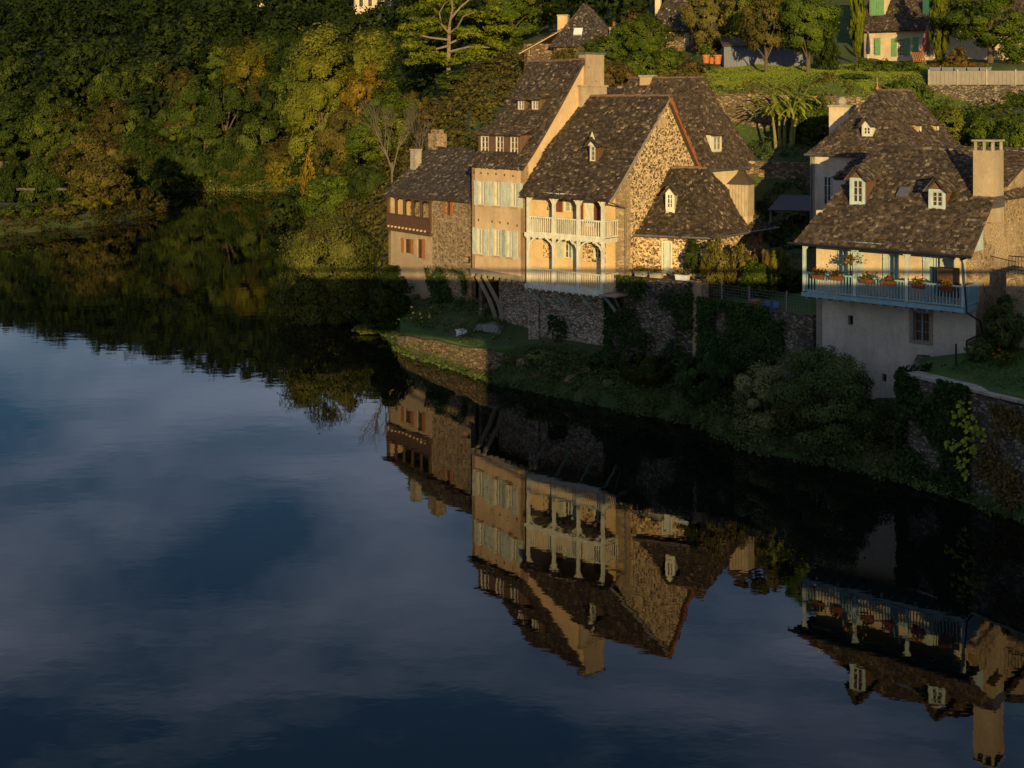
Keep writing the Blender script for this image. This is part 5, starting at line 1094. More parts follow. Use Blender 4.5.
for k, (x, yt, w, lm, lab) in enumerate([(862, 56, 26, 'green', 'rounded shrub left end of the hedge below the green-shuttered house'), (884, 58, 28, 'green', 'hedge shrub in the middle below the green-shuttered house'), (908, 60, 30, 'green', 'hedge shrub below the right window of the green-shuttered house'),
     (842, 68, 26, 'yellow', 'large-leaved bright shrub on the upper lawn edge'), (958, 46, 24, 'brown', 'rusty brown shrub behind the red geraniums'), (690, 58, 26, 'brown', 'reddish shrub at the left end of the upper lawn'), (668, 46, 36, 'green', 'green shrub under the small round tree by the turret house'), (828, 30, 22, 'dark', 'dark shrub filling the gap between orchard tree and cypress')]):
    plant('shrub', 'shrub', 'bush', lm, x, 100+k % 3 if x != 668 else 105, yt+1.5, w*1.1, lab, var=60+k, zbase=16.0)
for k, (x, Y_, yt, w, lm, lab) in enumerate([(950, 84, 108, 44, 'yellow', 'sunlit yellow-green shrub right of the lichen-pale roof'), (985, 82, 112, 46, 'green', 'green shrub above the right chimney'), (1012, 80, 118, 36, 'green', 'shrub at the right edge above the neighbour roof'), (905, 93, 78, 40, 'green', 'green shrub peeping over the lichen-pale roof ridge'),
     (850, 92, 84, 40, 'green', 'green shrub left of the roof finial'), (560, 98, 72, 52, 'olive', 'olive shrub behind the tall house chimney, left side'), (618, 97, 62, 48, 'brown', 'brownish shrub right of the tall house chimney'), (640, 99, 52, 40, 'green', 'green shrub above the low dark back roof'), (590, 103, 48, 40, 'green', 'shrub below the hill house, just above the chimney stack')]):
    plant('shrub', 'shrub', 'bush', lm, x, Y_, yt, w, lab, var=70+k)
for k, (x, Y_, hh_, w, lm, lab) in enumerate([(572, 108, 3.0, 4.2, 'olive', 'olive shrub before the hill house wall, left of the stack top'), (604, 107.5, 3.4, 4.4, 'green', 'green shrub under the right eave of the hill house'), (622, 111, 3.6, 3, 'green', 'leafy shrub between the hill house and the small round tree'),
     (545, 106, 2.0, 3.2, 'brown', 'brown shrub at the left foot of the hill house'), (806, 87.5, 3.6, 3.4, 'green', 'shrub covering the terrace wall right of the banana plants'), (826, 87.5, 3.2, 3, 'olive', 'olive shrub on the terrace wall above the lichen-roofed house chimney'), (838, 86, 2.2, 2.4, 'olive', 'small olive shrub behind the pale chimney of the lichen-roofed house')]):
    bush_h(x, Y_, hh_, w, lm, lab, var=110+k)
for k, (x, Y_, hh_, w, lm, lab) in enumerate([(20, 150, 1.6, 5, 'farg', 'low shrub at the left bank waterline near the left edge'), (58, 153, 1.3, 5, 'faro', 'low brownish shrub at the left bank waterline'), (84, 157, 1.6, 4, 'fary', 'low yellowish shrub at the left bank waterline below the round tree'), (120, 169, 3, 5, 'faro', 'olive shrub at the promontory foot, below the round tree'), (152, 176, 4, 5, 'faro', 'last olive shrub at the very tip of the left promontory')]):
    bush_h(x, Y_, hh_, w, lm, lab, var=120+k)
# terrace garden shrubs, beside the annex
for k, (x, Y_, yt, w, lm, lab) in enumerate([(716, 65.2, 238, 34, 'olive', 'olive-brown shrub against the annex wall behind the wire fence'), (742, 66, 244, 32, 'olive', 'second olive shrub right of the annex wall shrub'), (778, 66.5, 247, 24, 'yellow', 'bright yellow-green clipped shrub left of the turquoise balcony'),
     (757, 65, 262, 40, 'green', 'low green shrub in front of the red-flowering bush'), (793, 66, 268, 30, 'dark', 'dark low shrub beside the turquoise balcony corner')]):
    plant('shrub', 'shrub', 'bush', lm, x, Y_, yt, w, lab, var=80+k, zbase=5.0)
t = plant('shrub', 'shrub', 'bush', 'brown', 763, 66.4, 248, 18, 'shrub with red flowers between the olive and the yellow-green shrubs', var=86, zbase=5.0)
P = RG.normal(size=(60, 3))*np.array([1.6, 1.6, 1.2])+np.array([0, -2.5, 7.5]); V, Q_ = leaf_quads(P, RG.normal(size=(60, 3)), .9); o = bpy.data.objects.new('flowers', np_mesh('flowers', V, Q_, RG.random(60), LM['red'])); S.collection.objects.link(o); o.parent = t
plant('conifer', 'shrub', 'cone', 'dark', 693.5, 66.2, 240, 20, 'slim dark conifer in front of the annex wall', var=87, zbase=5.9)
# waterside
plant('willow_bush', 'bush', 'bush', 'sallow', 346, 89, 213, 100, 'big olive-green willow bush overhanging the water left of the gallery house', var=88, X=-12.6)
plant('shrub', 'shrub', 'bush', 'dark', 398, 82.0, 268, 44, 'black-green shrub against the foot of the gallery house', var=89, X=-7.6)
plant('shrub', 'shrub', 'bush', 'yellow', 384, 84, 322, 40, 'low yellow-green growth at the water corner below the willow bush', var=90, X=-8.9, zbase=0)
plant('willow_bush', 'bush', 'bush', 'willow', 768, 56.6, 366, 74, 'pale grey-green willow bush, left of the pair before the blue balcony house', var=91, zbase=.2)
plant('willow_bush', 'bush', 'bush', 'weeds', 824, 54.8, 350, 112, 'large dark green willow bush before the plaster wall of the blue balcony house', var=92, zbase=.1)
for k, (x, Y_, yt, w, lm, lab) in enumerate([(648, 63.6, 356, 60, 'dark', 'dark bush at the foot of the planter wall'), (708, 60.8, 350, 66, 'ivy', 'dark bush below the ivy-covered wall'), (606, 66, 350, 30, 'ivy', 'small dark bush at the right foot of the balcony house basement'), (542, 68.4, 350, 36, 'weeds', 'green bush at the foot of the basement quoins'), (888, 52.6, 446, 34, 'dark', 'dark bush between the willow bush and the lower right wall')]):
    plant('shrub', 'shrub', 'bush', lm, x, Y_, yt, w, lab, var=95+k)
plant('shrub', 'shrub', 'bush', 'weeds', 1004, 53.6, 296, 40, 'climbing shrub in the right garden below the iron railing', var=101, zbase=4.4)
plant('shrub', 'shrub', 'bush', 'weeds', 980, 52.8, 338, 26, 'low shrub beside the downpipe in the right garden', var=102, zbase=4.3)

# fill-in trees between the ones above: same make, told apart by nothing
for k in range(46):
    for _ in range(30):
        x, Y_ = rnd(-20, 300), rnd(228, 262); X0 = (x-512)*Y_/FPX
        if float(sdist(np.array([X0]), np.array([Y_]))[0]) > 3: break
    zg = gz(X0, Y_); hh_ = rnd(8, 13); yt = HOR+(CAMZ-zg-hh_)*FPX/Y_
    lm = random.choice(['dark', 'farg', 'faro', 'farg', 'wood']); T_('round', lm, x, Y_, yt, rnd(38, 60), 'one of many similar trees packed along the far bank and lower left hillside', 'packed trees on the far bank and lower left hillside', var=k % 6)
for k in range(30):
    for _ in range(30):
        x, Y_ = rnd(300, 520), rnd(120, 230); X0 = (x-512)*Y_/FPX
        if float(sdist(np.array([X0]), np.array([Y_]))[0]) > 4 and not (400 < x < 500 and Y_ < 175) and not (365 < x < 430 and Y_ < 125): break
    zg = gz(X0, Y_); hh_ = rnd(5, 9); yt = HOR+(CAMZ-zg-hh_)*FPX/Y_
    lm = random.choice(['green', 'olive', 'yellow', 'yellow', 'green', 'green']); T_('round', lm, x, Y_, yt, rnd(6, 9)*FPX/Y_*.9, 'one of many similar rounded trees filling the sunlit slope behind the gallery house', 'rounded trees filling the sunlit slope', var=k % 6)
scrub('undergrowth', [(12, 90.6), (24.5, 89.4), (24.5, 90.6), (12, 92)], 3.0, .4, 46, .2, 'olive', 'olive weeds hanging over the top of the sunlit terrace wall', 'undergrowth', minsd=1)
scrub('undergrowth', [(28, 94.5), (41, 93.5), (41, 96), (28, 96)], 1.6, .6, 46, .24, 'green', 'green growth at the foot of the shaded terrace wall', 'undergrowth')
scrub('undergrowth', [(-5.9, 78), (-2.5, 72), (.1, 72), (.2, 75), (-2, 79), (-7, 85.5)], 2.6, .5, 60, .14, 'weeds', 'low weeds over the lower garden below the gallery house', 'undergrowth', .6)
scrub('undergrowth', [(9.6, 65.3), (14, 60.4), (17, 63.8), (15.5, 71), (10.8, 66.6)], 1.0, .25, 40, .12, 'weeds', 'rough grass behind the wire fence', 'undergrowth', .6)
n_ = 60000; X = RG.uniform(12, 34, n_); Y = RG.uniform(89.8, 106, n_); Zz = ground_z(X, Y)+.05; P = np.stack([X, Y, Zz], -1)
scatter_obj('grass', P, RG.normal(size=P.shape)*np.array([1, 1, .35]), RG.random(n_), .14, 'lawn', 'short sunlit grass of the upper lawn', 'grass', .3)
# the wood on the far hillside: reads as one mass
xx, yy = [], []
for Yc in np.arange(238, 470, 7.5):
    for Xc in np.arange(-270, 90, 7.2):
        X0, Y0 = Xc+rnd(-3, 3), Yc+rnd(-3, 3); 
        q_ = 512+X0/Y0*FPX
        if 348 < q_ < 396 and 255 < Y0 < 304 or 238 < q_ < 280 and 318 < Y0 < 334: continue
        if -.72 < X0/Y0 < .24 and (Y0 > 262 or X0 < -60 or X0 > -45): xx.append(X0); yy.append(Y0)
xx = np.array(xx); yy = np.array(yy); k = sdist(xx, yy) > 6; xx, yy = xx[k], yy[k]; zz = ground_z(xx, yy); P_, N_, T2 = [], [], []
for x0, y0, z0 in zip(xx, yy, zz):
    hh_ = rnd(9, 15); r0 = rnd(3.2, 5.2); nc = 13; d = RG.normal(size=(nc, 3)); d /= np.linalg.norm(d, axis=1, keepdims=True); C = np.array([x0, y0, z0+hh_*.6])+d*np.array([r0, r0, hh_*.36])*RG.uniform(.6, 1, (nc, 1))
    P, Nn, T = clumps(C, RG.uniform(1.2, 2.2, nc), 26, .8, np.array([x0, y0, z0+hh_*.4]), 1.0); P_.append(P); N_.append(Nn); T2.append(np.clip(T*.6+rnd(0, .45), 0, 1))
scatter_obj('wood', np.concatenate(P_), np.concatenate(N_), np.concatenate(T2), 1.15, 'wood', 'dense wood covering the far hillside, leaves darkened for shade, seen as one mass', 'wood', .6)
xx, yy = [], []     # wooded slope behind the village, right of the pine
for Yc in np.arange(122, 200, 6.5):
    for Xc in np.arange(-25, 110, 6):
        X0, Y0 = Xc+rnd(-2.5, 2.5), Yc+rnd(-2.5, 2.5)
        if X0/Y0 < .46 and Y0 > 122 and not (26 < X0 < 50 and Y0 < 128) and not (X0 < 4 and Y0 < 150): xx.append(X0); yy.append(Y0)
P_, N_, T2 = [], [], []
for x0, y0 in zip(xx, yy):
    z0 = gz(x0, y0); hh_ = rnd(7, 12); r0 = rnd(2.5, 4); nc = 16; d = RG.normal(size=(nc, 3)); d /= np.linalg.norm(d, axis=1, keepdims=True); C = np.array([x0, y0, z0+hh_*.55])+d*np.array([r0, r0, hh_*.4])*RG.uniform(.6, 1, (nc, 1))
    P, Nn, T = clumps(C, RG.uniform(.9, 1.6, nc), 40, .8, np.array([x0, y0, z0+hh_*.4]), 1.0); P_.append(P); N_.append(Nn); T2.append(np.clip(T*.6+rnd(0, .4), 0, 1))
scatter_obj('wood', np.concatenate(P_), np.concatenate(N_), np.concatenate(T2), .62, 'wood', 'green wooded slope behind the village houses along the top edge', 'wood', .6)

# undergrowth
scrub('undergrowth', [(-24, 100), (-8, 90), (2, 88), (4, 100), (10, 104), (6, 124), (-14, 150), (-30, 216), (-34, 213), (-26, 165), (-19, 118)], .8, 1.3, 70, .42, 'olive', 'olive scrub covering the slope behind the gallery house', 'undergrowth')
scrub('undergrowth', [(2, 86), (12, 91), (16, 104), (10, 112), (2, 104)], 1.0, 1.0, 70, .32, 'olive', 'brownish scrub on the slope above the chimney stacks', 'undergrowth')
scrub('undergrowth', [(22, 78), (34, 74), (46, 78), (42, 95), (29, 95.2), (22, 88)], .9, .9, 60, .3, 'green', 'green scrub on the slope right of the lichen-pale roof', 'undergrowth')
scrub('undergrowth', [(12, 84), (23, 82), (23, 88), (12, 89.5)], 1.2, .5, 46, .22, 'weeds', 'weeds in front of the sunlit terrace wall', 'undergrowth')
scrub('bank_weeds', [(-2, 70), (-.8, 67), (4, 63.6), (8, 59), (10, 54), (14, 52.2), (15.0, 50.8), (16.2, 55), (14, 58.6), (9, 63.6), (5.6, 66.4), (1, 70.2)], 8, .45, 60, .15, 'weeds', 'weeds and brambles covering the shaded riverbank', 'undergrowth')
scrub('bank_weeds', [(-8.6, 84), (-6.6, 76.6), (-1.4, 69.2), (-.6, 69.8), (-6, 78), (-8, 84)], 9, .25, 30, .14, 'weeds', 'weeds on the rocks at the foot of the low sunlit wall', 'undergrowth')
scrub('bank_weeds', [(-80, 128), (-56, 142), (-47, 154), (-46, 172), (-53, 174), (-62, 164), (-80, 158)], 2.2, .8, 50, .26, 'faro', 'sunlit grass and weeds on the left bank below the path', 'undergrowth', .5)
scrub('bank_weeds', [(-70, 212), (-30, 210), (-22, 165), (-14, 130), (-20, 128), (-28, 160), (-38, 208), (-70, 214)], .5, .8, 40, .4, 'olive', 'overhanging growth along the far right shore', 'undergrowth')
scrub('bank_weeds', [(-72, 214), (-30, 209), (-25, 222), (-45, 227), (-74, 226)], .9, 1.5, 60, .5, 'weeds', 'overhanging shrubs and grass along the far waterline, centre of the bend', 'undergrowth')
scrub('bank_weeds', [(-72, 211), (-30, 206), (-28, 216), (-70, 220)], 1.6, .9, 50, .45, 'olive', 'low brownish growth right at the far waterline', 'undergrowth', minsd=-.6)
scrub('undergrowth', [(13, 74), (16, 72), (20, 68), (22, 72), (20, 82.5), (14, 82)], 1.4, .55, 50, .24, 'dark', 'dark nettles and brambles in the shaded lane between the houses', 'undergrowth')
scrub('bank_weeds', [(10.5, 55.6), (14, 52.4), (13.4, 57), (12, 58.5), (9, 61.5)], 4, .6, 60, .17, 'ivy', 'dark brambles between the willow bushes and the wall foot', 'undergrowth')
scrub('bank_weeds', [(15.1, 51), (16.6, 48.4), (18.2, 45.9), (18.8, 46.4), (17, 49.2), (15.7, 51.6)], 9, .3, 50, .13, 'weeds', 'weeds at the foot of the lower right garden wall', 'undergrowth', minsd=-.5)
scrub('bank_weeds', [(-240, 286), (-120, 230), (-64, 214), (-64, 224), (-120, 244), (-240, 310)], .35, 1.3, 40, .6, 'olive', 'overhanging growth along the far bend shore', 'undergrowth')

def ivy(name, F, a0, a1, z0, z1, n_, leafm, label, hang=.0, size=.15, thr=.0, seed=0):
    r_ = np.random.default_rng(seed); A = r_.uniform(a0, a1, n_); Z = r_.uniform(z0, z1, n_); m_ = np.sin(A*1.9+seed)+np.sin(Z*2.3+A*1.1)+np.sin(A*4.3-Z*1.7)*.5+r_.normal(size=n_)*.35 > thr; A, Z = A[m_], Z[m_]
    B = -r_.uniform(.0, .22, len(A))-.1*(np.sin(A*3)*np.sin(Z*3)+1); P = np.stack([F.o[0]+A*F.u[0]+B*F.v[0], F.o[1]+A*F.u[1]+B*F.v[1], Z], -1)
    Nn = np.array([-F.v[0], -F.v[1], .5])+r_.normal(size=P.shape)*.45; V, Q_ = leaf_quads(P, Nn, size, .75, r_); o = bpy.data.objects.new(name, np_mesh(name, V, Q_, r_.random(len(P)), LM[leafm])); S.collection.objects.link(o); tag(o, label, 'ivy'); return o
F1 = Fr(Q0, (Q1[0]-Q0[0], Q1[1]-Q0[1])); ivy('ivy', F1, -.3, 4.1, 1.6, 6.0, 5200, 'ivy', 'patchy ivy hanging on the planter wall', thr=.3, seed=1)
F2 = Fr((9.35, 64.3), (Q2[0]-9.35, Q2[1]-64.3)); ivy('ivy', F2, -.1, 5.0, .6, 5.3, 16000, 'ivy', 'thick dark ivy covering the wall under the wire fence', thr=-1.2, seed=2)
F3 = Fr(W0, (W1[0]-W0[0], W1[1]-W0[1])); ivy('ivy', F3, -.3, 3.2, .1, 4.3, 12000, 'ivy', 'ivy covering the left end of the lower right garden wall', thr=-.5, seed=3, size=.17); ivy('ivy', F3.left(3).off(0, 0), 0, 3.2, .1, 4.4, 5000, 'ivy', 'ivy over the corner of the lower right garden wall facing the willow bush', thr=-.8, seed=4, size=.17)
ivy('creeper', F3, 3.0, 5.8, .2, 3.9, 3400, 'brown', 'dry brown creeper on the lower right wall under the vine', thr=.5, seed=5, size=.14)
ivy('ivy', FG.off(0, -.02), 4.2, 5.35, 1.0, 5.0, 3200, 'ivy', 'ivy strip climbing the right end of the balcony house basement', thr=-.2, seed=6)
ivy('ivy', FG.off(0, -.02), .5, 2.0, 1.2, 3.4, 900, 'ivy', 'small ivy patch on the middle of the balcony house basement', thr=.6, seed=7)
ivy('ivy', FL, 4.9, 9.4, 1.7, 4.6, 5200, 'ivy', 'dark ivy at the foot of the gallery house stone wall', thr=-.4, seed=8)
# bright vine: a few big leaves
P, Nn = [], []
for x, y, c_ in ((967, 408, 6), (961, 420, 6), (975, 424, 7), (980, 434, 5), (954, 446, 5), (971, 446, 7), (965, 466, 5), (970, 474, 2)):
    for _ in range(c_*3): a = F3.a(x+rnd(-7, 7), -.3); z = F3.z(x, y+rnd(-8, 8), -.3); P.append(F3.p(a, -.3-rnd(0, .25), z)); Nn.append((-F3.v[0], -F3.v[1], .7))
P = np.array(P); Nn = np.array(Nn)+RG.normal(size=P.shape)*.35; V, Q_ = leaf_quads(P, Nn, .2, .9); o = bpy.data.objects.new('vine', np_mesh('vine', V, Q_, RG.random(len(P)), LM['bright'])); S.collection.objects.link(o); tag(o, 'bright yellow-green vine with big leaves hanging down the lower right wall', 'vine')
# grass on the right garden lawn
n_ = 26000; X = RG.uniform(15.8, 30, n_); Y = RG.uniform(44, 58, n_); k = in_poly(X, Y, [(16.3, 51.5), (19.2, 46.7), (26, 36), (30, 50), (24, 57), (19.9, 54.2)]); X, Y = X[k], Y[k]; Zz = 4.0+np.maximum(0, (X-16.8)*.16)+np.maximum(0, (Y-50)*.02); P = np.stack([X, Y, Zz+.04], -1); Nn = RG.normal(size=P.shape)*np.array([1, 1, .35])
scatter_obj('grass', P, Nn, RG.random(len(P)), .13, 'green', 'short grass on the lawn in the lower right garden', 'grass', .25)

# banana plant
X_, Y_ = (783-512)*86/FPX, 86; zg = gz(X_, Y_); t = thing('banana_plant', 'clump of banana plants with long arching leaves before the sunlit terrace wall', 'plant', (X_, Y_, zg))
M['stem'] = plain('banana_stem', (.2, .17, .05), .8)
LM['banana'] = leafy('banana_leaf', G3((.1, .14, .02), (.19, .24, .035), (.32, .3, .06)), .35)
for k in range(5):
    bx, by = X_-.5+k*.3, Y_+rnd(-.6, .6); hh_ = rnd(1.5, 2.5); lean = -.12+k*.07; zb = gz(bx, by)
    top = Vector((bx+lean*hh_, by-.2, zb+hh_)); mb = MB(); mb.path([(bx, by, zb-.2), (bx+lean*hh_*.4, by, zb+hh_*.5), top], [.12, .1, .06], 8); mb.build('stem', M['stem'], t)
    for q in range(13):
        an = rnd(0, 6.28); L_ = rnd(1.0, 1.9); mb = MB(); pv = None; dx, dy = math.cos(an)-.15, math.sin(an)*.8; up_ = rnd(1.0, 2.3)
        for s_ in range(8):
            u_ = s_/7; c_ = top+Vector((dx*L_*u_, dy*L_*u_, up_*L_*u_-L_*1.25*u_*u_)); w_ = .15*math.sin(math.pi*min(1, u_*.9+.08))**.6; side = Vector((-dy, dx, .15)).normalized()*w_
            if pv: mb.poly([pv[0], pv[1], c_, c_-side-Vector((0, 0, .06))][:4], u_*.6+.2); mb.poly([pv[1], pv[2], c_+side-Vector((0, 0, .06)), c_], u_*.5+.3)
            pv = (c_-side-Vector((0, 0, .06)), c_, c_+side-Vector((0, 0, .06)))
        mb.build('leaf', LM['banana'], t)
# ------------------------------------------------------------------ small things
def blossoms(name, parent, c, r, n_, leafm, size=.09):
    base = LOC[parent.name]; P = RG.normal(size=(n_, 3))*np.array(r)*.5+np.array(c)-np.array(base); V, Q_ = leaf_quads(P, RG.normal(size=(n_, 3))+np.array([0, -.6, .6]), size, .8)
    o = bpy.data.objects.new(name, np_mesh(name, V, Q_, RG.random(n_), LM[leafm])); S.collection.objects.link(o); o.parent = parent
def flower_box(F, a, b, z, w, d, h_, boxm, flm, label, group=None, nf=60):
    t = thing('flower_box', label, 'flower box', F.p(a, b, z), group); mb = MB()
    mb.hexa([F.p(a-w/2+.03, b-d/2+.02, z), F.p(a+w/2-.03, b-d/2+.02, z), F.p(a+w/2-.03, b+d/2-.02, z), F.p(a-w/2+.03, b+d/2-.02, z), F.p(a-w/2, b-d/2, z+h_), F.p(a+w/2, b-d/2, z+h_), F.p(a+w/2, b+d/2, z+h_), F.p(a-w/2, b+d/2, z+h_)]); mb.fbox(F, a-w/2-.02, a+w/2+.02, b-d/2-.02, b+d/2+.02, z+h_-.001, z+h_+.03)
    mb.build('box', boxm, t); q = F.p(a, b, z+h_+.12); blossoms('foliage', t, q, (w*.5, d*.6, .14), nf*2, 'green', .1); blossoms('flowers', t, F.p(a, b-.03, z+h_+.2), (w*.5, d*.7, .14), int(nf*.6), flm, .08); return t
for x, y, lab in ((818.6, 281, 'flower box with orange blooms nearest the left end of the turquoise balcony rail'), (837, 282.5, 'orange flower box second from the left on the turquoise balcony rail'), (867.6, 285, 'flower box with tall orange-red blooms just right of the second balcony post'), (889.5, 287, 'flower box with red blooms left of the third turquoise balcony post'), (918.5, 290, 'flower box with dark red blooms right of the third turquoise balcony post'), (946.5, 293, 'flower box with dark red blooms nearest the right end of the turquoise balcony')):
    flower_box(FU, FU.a(x, -1.5), -1.52, 7.12, .56, .2, .16, M['red_wood'], 'orangef' if x < 880 else 'red', lab, 'flower boxes on the turquoise balcony rail')
q = FU.p(FU.a(852.5, -1.2), -1.2, 7.95); t = thing('hanging_basket', 'hanging basket of yellow and orange flowers under the turquoise balcony roof', 'hanging basket', q); mb = MB(); mb.hexa([(q[0]-.1, q[1]-.1, q[2]-.15), (q[0]+.1, q[1]-.1, q[2]-.15), (q[0]+.1, q[1]+.1, q[2]-.15), (q[0]-.1, q[1]+.1, q[2]-.15), (q[0]-.2, q[1]-.2, q[2]+.02), (q[0]+.2, q[1]-.2, q[2]+.02), (q[0]+.2, q[1]+.2, q[2]+.02), (q[0]-.2, q[1]+.2, q[2]+.02)]); mb.build('basket', M['brown_wood'], t)
mb = MB()
for dx in (-.18, .18): mb.tube((q[0]+dx, q[1], q[2]), (q[0], q[1], q[2]+.72), .008, n=4)
mb.build('chain', M['iron'], t); blossoms('foliage', t, (q[0], q[1], q[2]+.1), (.4, .4, .25), 120, 'green', .1); blossoms('flowers', t, (q[0], q[1]-.05, q[2]+.12), (.42, .42, .25), 90, 'orangef', .1)
t = thing('screen', 'dark reed screen panel hung behind the right end of the turquoise balcony', 'screen', FU.p(5.9, -.6, 6.5)); a0 = FU.a(938, -.7); a1 = FU.a(960, -.7); mb = MB()
for k in range(30): x = a0+(a1-a0)*k/30; mb.fbox(FU, x, x+(a1-a0)/30-.008, -.72, -.70, 6.75, 8.0)
mb.build('reeds', M['brown_wood'], t); mb = MB(); mb.fbox(FU, a0, a1, -.735, -.722, 7.3, 7.36); mb.fbox(FU, a0, a1, -.735, -.722, 7.95, 8.0); mb.build('batten', M['iron'], t)
# planters on the tall wall
for x, w, boxm, flm, lab in ((640.5, .62, M['concrete'], 'orangef', 'pale stone planter with tall reddish flowers, left one on the wall top'), (656, .68, M['concrete'], 'orangef', 'pale stone planter with orange flowers, middle one on the wall top'), (682, .7, M['white_plastic'], 'orangef', 'bluish white planter with yellow flowers, right one on the wall top')):
    flower_box(F1, F1.a(x, .2), .25, 5.97, w, .3, .24, boxm, flm, lab, 'planters on the tall mossy wall', 50)
# wire fence on the ivy wall
t = thing('wire_fence', 'pale concrete post and wire mesh fence above the ivy-covered wall', 'fence', F2.p(2, .3, 5)); xp = [698, 722, 749.5, 787]
for x in xp: a = F2.a(x, .35); mb = MB(); mb.fbox(F2, a-.04, a+.04, .31, .39, 4.9, 6.05); mb.build('post', M['board_white'], t)
mb = MB(); a0, a1 = F2.a(698, .35), F2.a(812, .35)
for k in range(7): mb.tube(F2.p(a0, .35, 5.1+k*.14), F2.p(a1, .35, 5.1+k*.14), .006, n=3, caps=False)
for k in range(40): a = a0+(a1-a0)*k/40; mb.tube(F2.p(a, .35, 5.1), F2.p(a, .35, 5.95), .005, n=3, caps=False)
mb.build('wire_mesh', M['zinc'], t)
# two blue chairs and a pot on the terrace
def chair(label, q, rz):
    t = thing('garden_chair', label, 'chair', q, 'blue garden chairs behind the wire fence'); F = Fr(q, (math.cos(rz), math.sin(rz))); z = q[2]
    mb = MB(); z -= .3; mb.fbox(F, -.16, .16, -.15, .15, z+.4, z+.44); mb.build('seat', M['chair_blue'], t); mb = MB(); mb.hexa([F.p(-.16, .14, z+.42), F.p(.16, .14, z+.42), F.p(.16, .17, z+.42), F.p(-.16, .17, z+.42), F.p(-.15, .2, z+.7), F.p(.15, .2, z+.7), F.p(.15, .23, z+.7), F.p(-.15, .23, z+.7)]); mb.build('backrest', M['chair_blue'], t)
    for sx in (-.13, .13):
        for sy in (-.12, .12): mb = MB(); mb.tube(F.p(sx*1.1, sy*1.1, z+.3), F.p(sx, sy, z+.4), .02, n=6); mb.build('leg', M['chair_blue'], t)
for x, lab in ((765.5, 'blue garden chair behind the wire fence, left one of the two'), (774, 'blue garden chair behind the wire fence, right one of the two')): a = F2.a(x, .7); q = F2.p(a, .7, 4.97); chair(lab, q, -.7)
def pot(label, q, r, h_, group=None, plantm=None, m_=None):
    t = thing('flower_pot', label, 'pot', q, group); mb = MB(); mb.tube(q, (q[0], q[1], q[2]+h_*.85), r*.7, r*.95, 12); mb.tube((q[0], q[1], q[2]+h_*.84), (q[0], q[1], q[2]+h_), r*1.06, r*1.08, 12); mb.build('pot', m_ or M['terracotta'], t)
    if plantm: blossoms('plant', t, (q[0], q[1], q[2]+h_+r*.9), (r*2, r*2, r*2.2), 120, plantm, r*.7)
    return t
q = F2.p(F2.a(755, .6), .6, 4.97); pot('reddish brown tub behind the wire fence, left of the blue chairs', q, .24, .42)
# upper lawn pots, shed, parasols, deck chair
for x, y, r_, pl, lab in ((706, 62, .3, 'green', 'terracotta pot with a leafy plant, leftmost on the upper lawn edge'), (711.5, 62.5, .22, 'gold', 'small terracotta pot with a yellowing plant on the upper lawn edge'), (717.5, 63, .33, None, 'empty squat terracotta pot, rightmost on the upper lawn edge')):
    X0, Y0, Z0 = px(x, y, 101); pot(lab, (X0, Y0, max(gz(X0, Y0)-.03, Z0-.1)), r_, r_*2.2, 'terracotta pots on the upper lawn', pl)
Fs = Fr(px(724, 0, 106)[:2], (1, -.06)); zs = 17.5; t = thing('garden_shed', 'long low blue-grey boarded shed behind the orchard trees', 'shed', Fs.p(3, 0, zs)); mb = MB(); mb.fbox(Fs, 0, 6.6, .03, 2.5, zs-.6, 19.35)
for k in range(33): mb.fbox(Fs, k*.2+.006, k*.2+.194, rnd(0, .01), .029, zs-.4, 19.3)
mb.build('wall', M['blue_board'], t); mb = MB(); pl = [Fs.p(-.15, -.2, 19.36), Fs.p(6.75, -.2, 19.36), Fs.p(6.75, 2.8, 20.1), Fs.p(-.15, 2.8, 20.1)]; mb.prism(pl, (0, 0, .08)); mb.build('roof', M['slab'], t); mb = MB(); mb.fbox(Fs, 1.6, 2.5, -.03, -.001, 17.6, 19.2); mb.build('door', M['blue_board'], t)
def parasol(label, x, y0, y1, Y, m_, r_, lean=0):
    X0, _, zt = px(x, y0, Y); zb = px(x, y1, Y)[2]; t = thing('parasol', label, 'parasol', (X0, Y, zb)); mb = MB(); mb.tube((X0, Y, zb-.3), (X0+lean, Y, zt+.1), .03); mb.build('pole', M['white'], t); mb = MB()
    hh_ = zt-zb; n_ = 10; prof = [(.12, r_*.75), (.3, r_), (.6, r_*.8), (.85, r_*.55), (1, .04)]
    for i in range(4):
        for k in range(n_):
            def P_(j, kk): f_, rr = prof[j]; rr *= 1+.25*(kk % 2); an = 6.283*kk/n_; return (X0+lean*f_+math.cos(an)*rr, Y+math.sin(an)*rr, zb+hh_*f_)
            mb.poly([P_(i, k), P_(i, k+1), P_(i+1, k+1), P_(i+1, k)])
    mb.build('canopy', m_, t)
parasol('closed navy blue parasol before the left window of the green-shuttered house', 868, 33, 57, 110, M['navy'], .16); parasol('closed faded red parasol at the right corner of the green-shuttered house', 924.5, 27, 58, 105, M['red_cloth'], .3, .25)
X0, Y0, Z0 = px(918.5, 64, 103); t = thing('deck_chair', 'orange striped deck chair right of the hedge by the green-shuttered house', 'chair', (X0, Y0, Z0)); F = Fr((X0, Y0), (1, 0))
mb = MB()
for k in range(6): mb.hexa([F.p(-.42+k*.15, -.4, Z0+.15), F.p(-.42+k*.15+.09, -.4, Z0+.15), F.p(-.42+k*.15+.09, -.36, Z0+.15), F.p(-.42+k*.15, -.36, Z0+.15), F.p(-.42+k*.15, .3, Z0+.95), F.p(-.42+k*.15+.09, .3, Z0+.95), F.p(-.42+k*.15+.09, .34, Z0+.95), F.p(-.42+k*.15, .34, Z0+.95)])
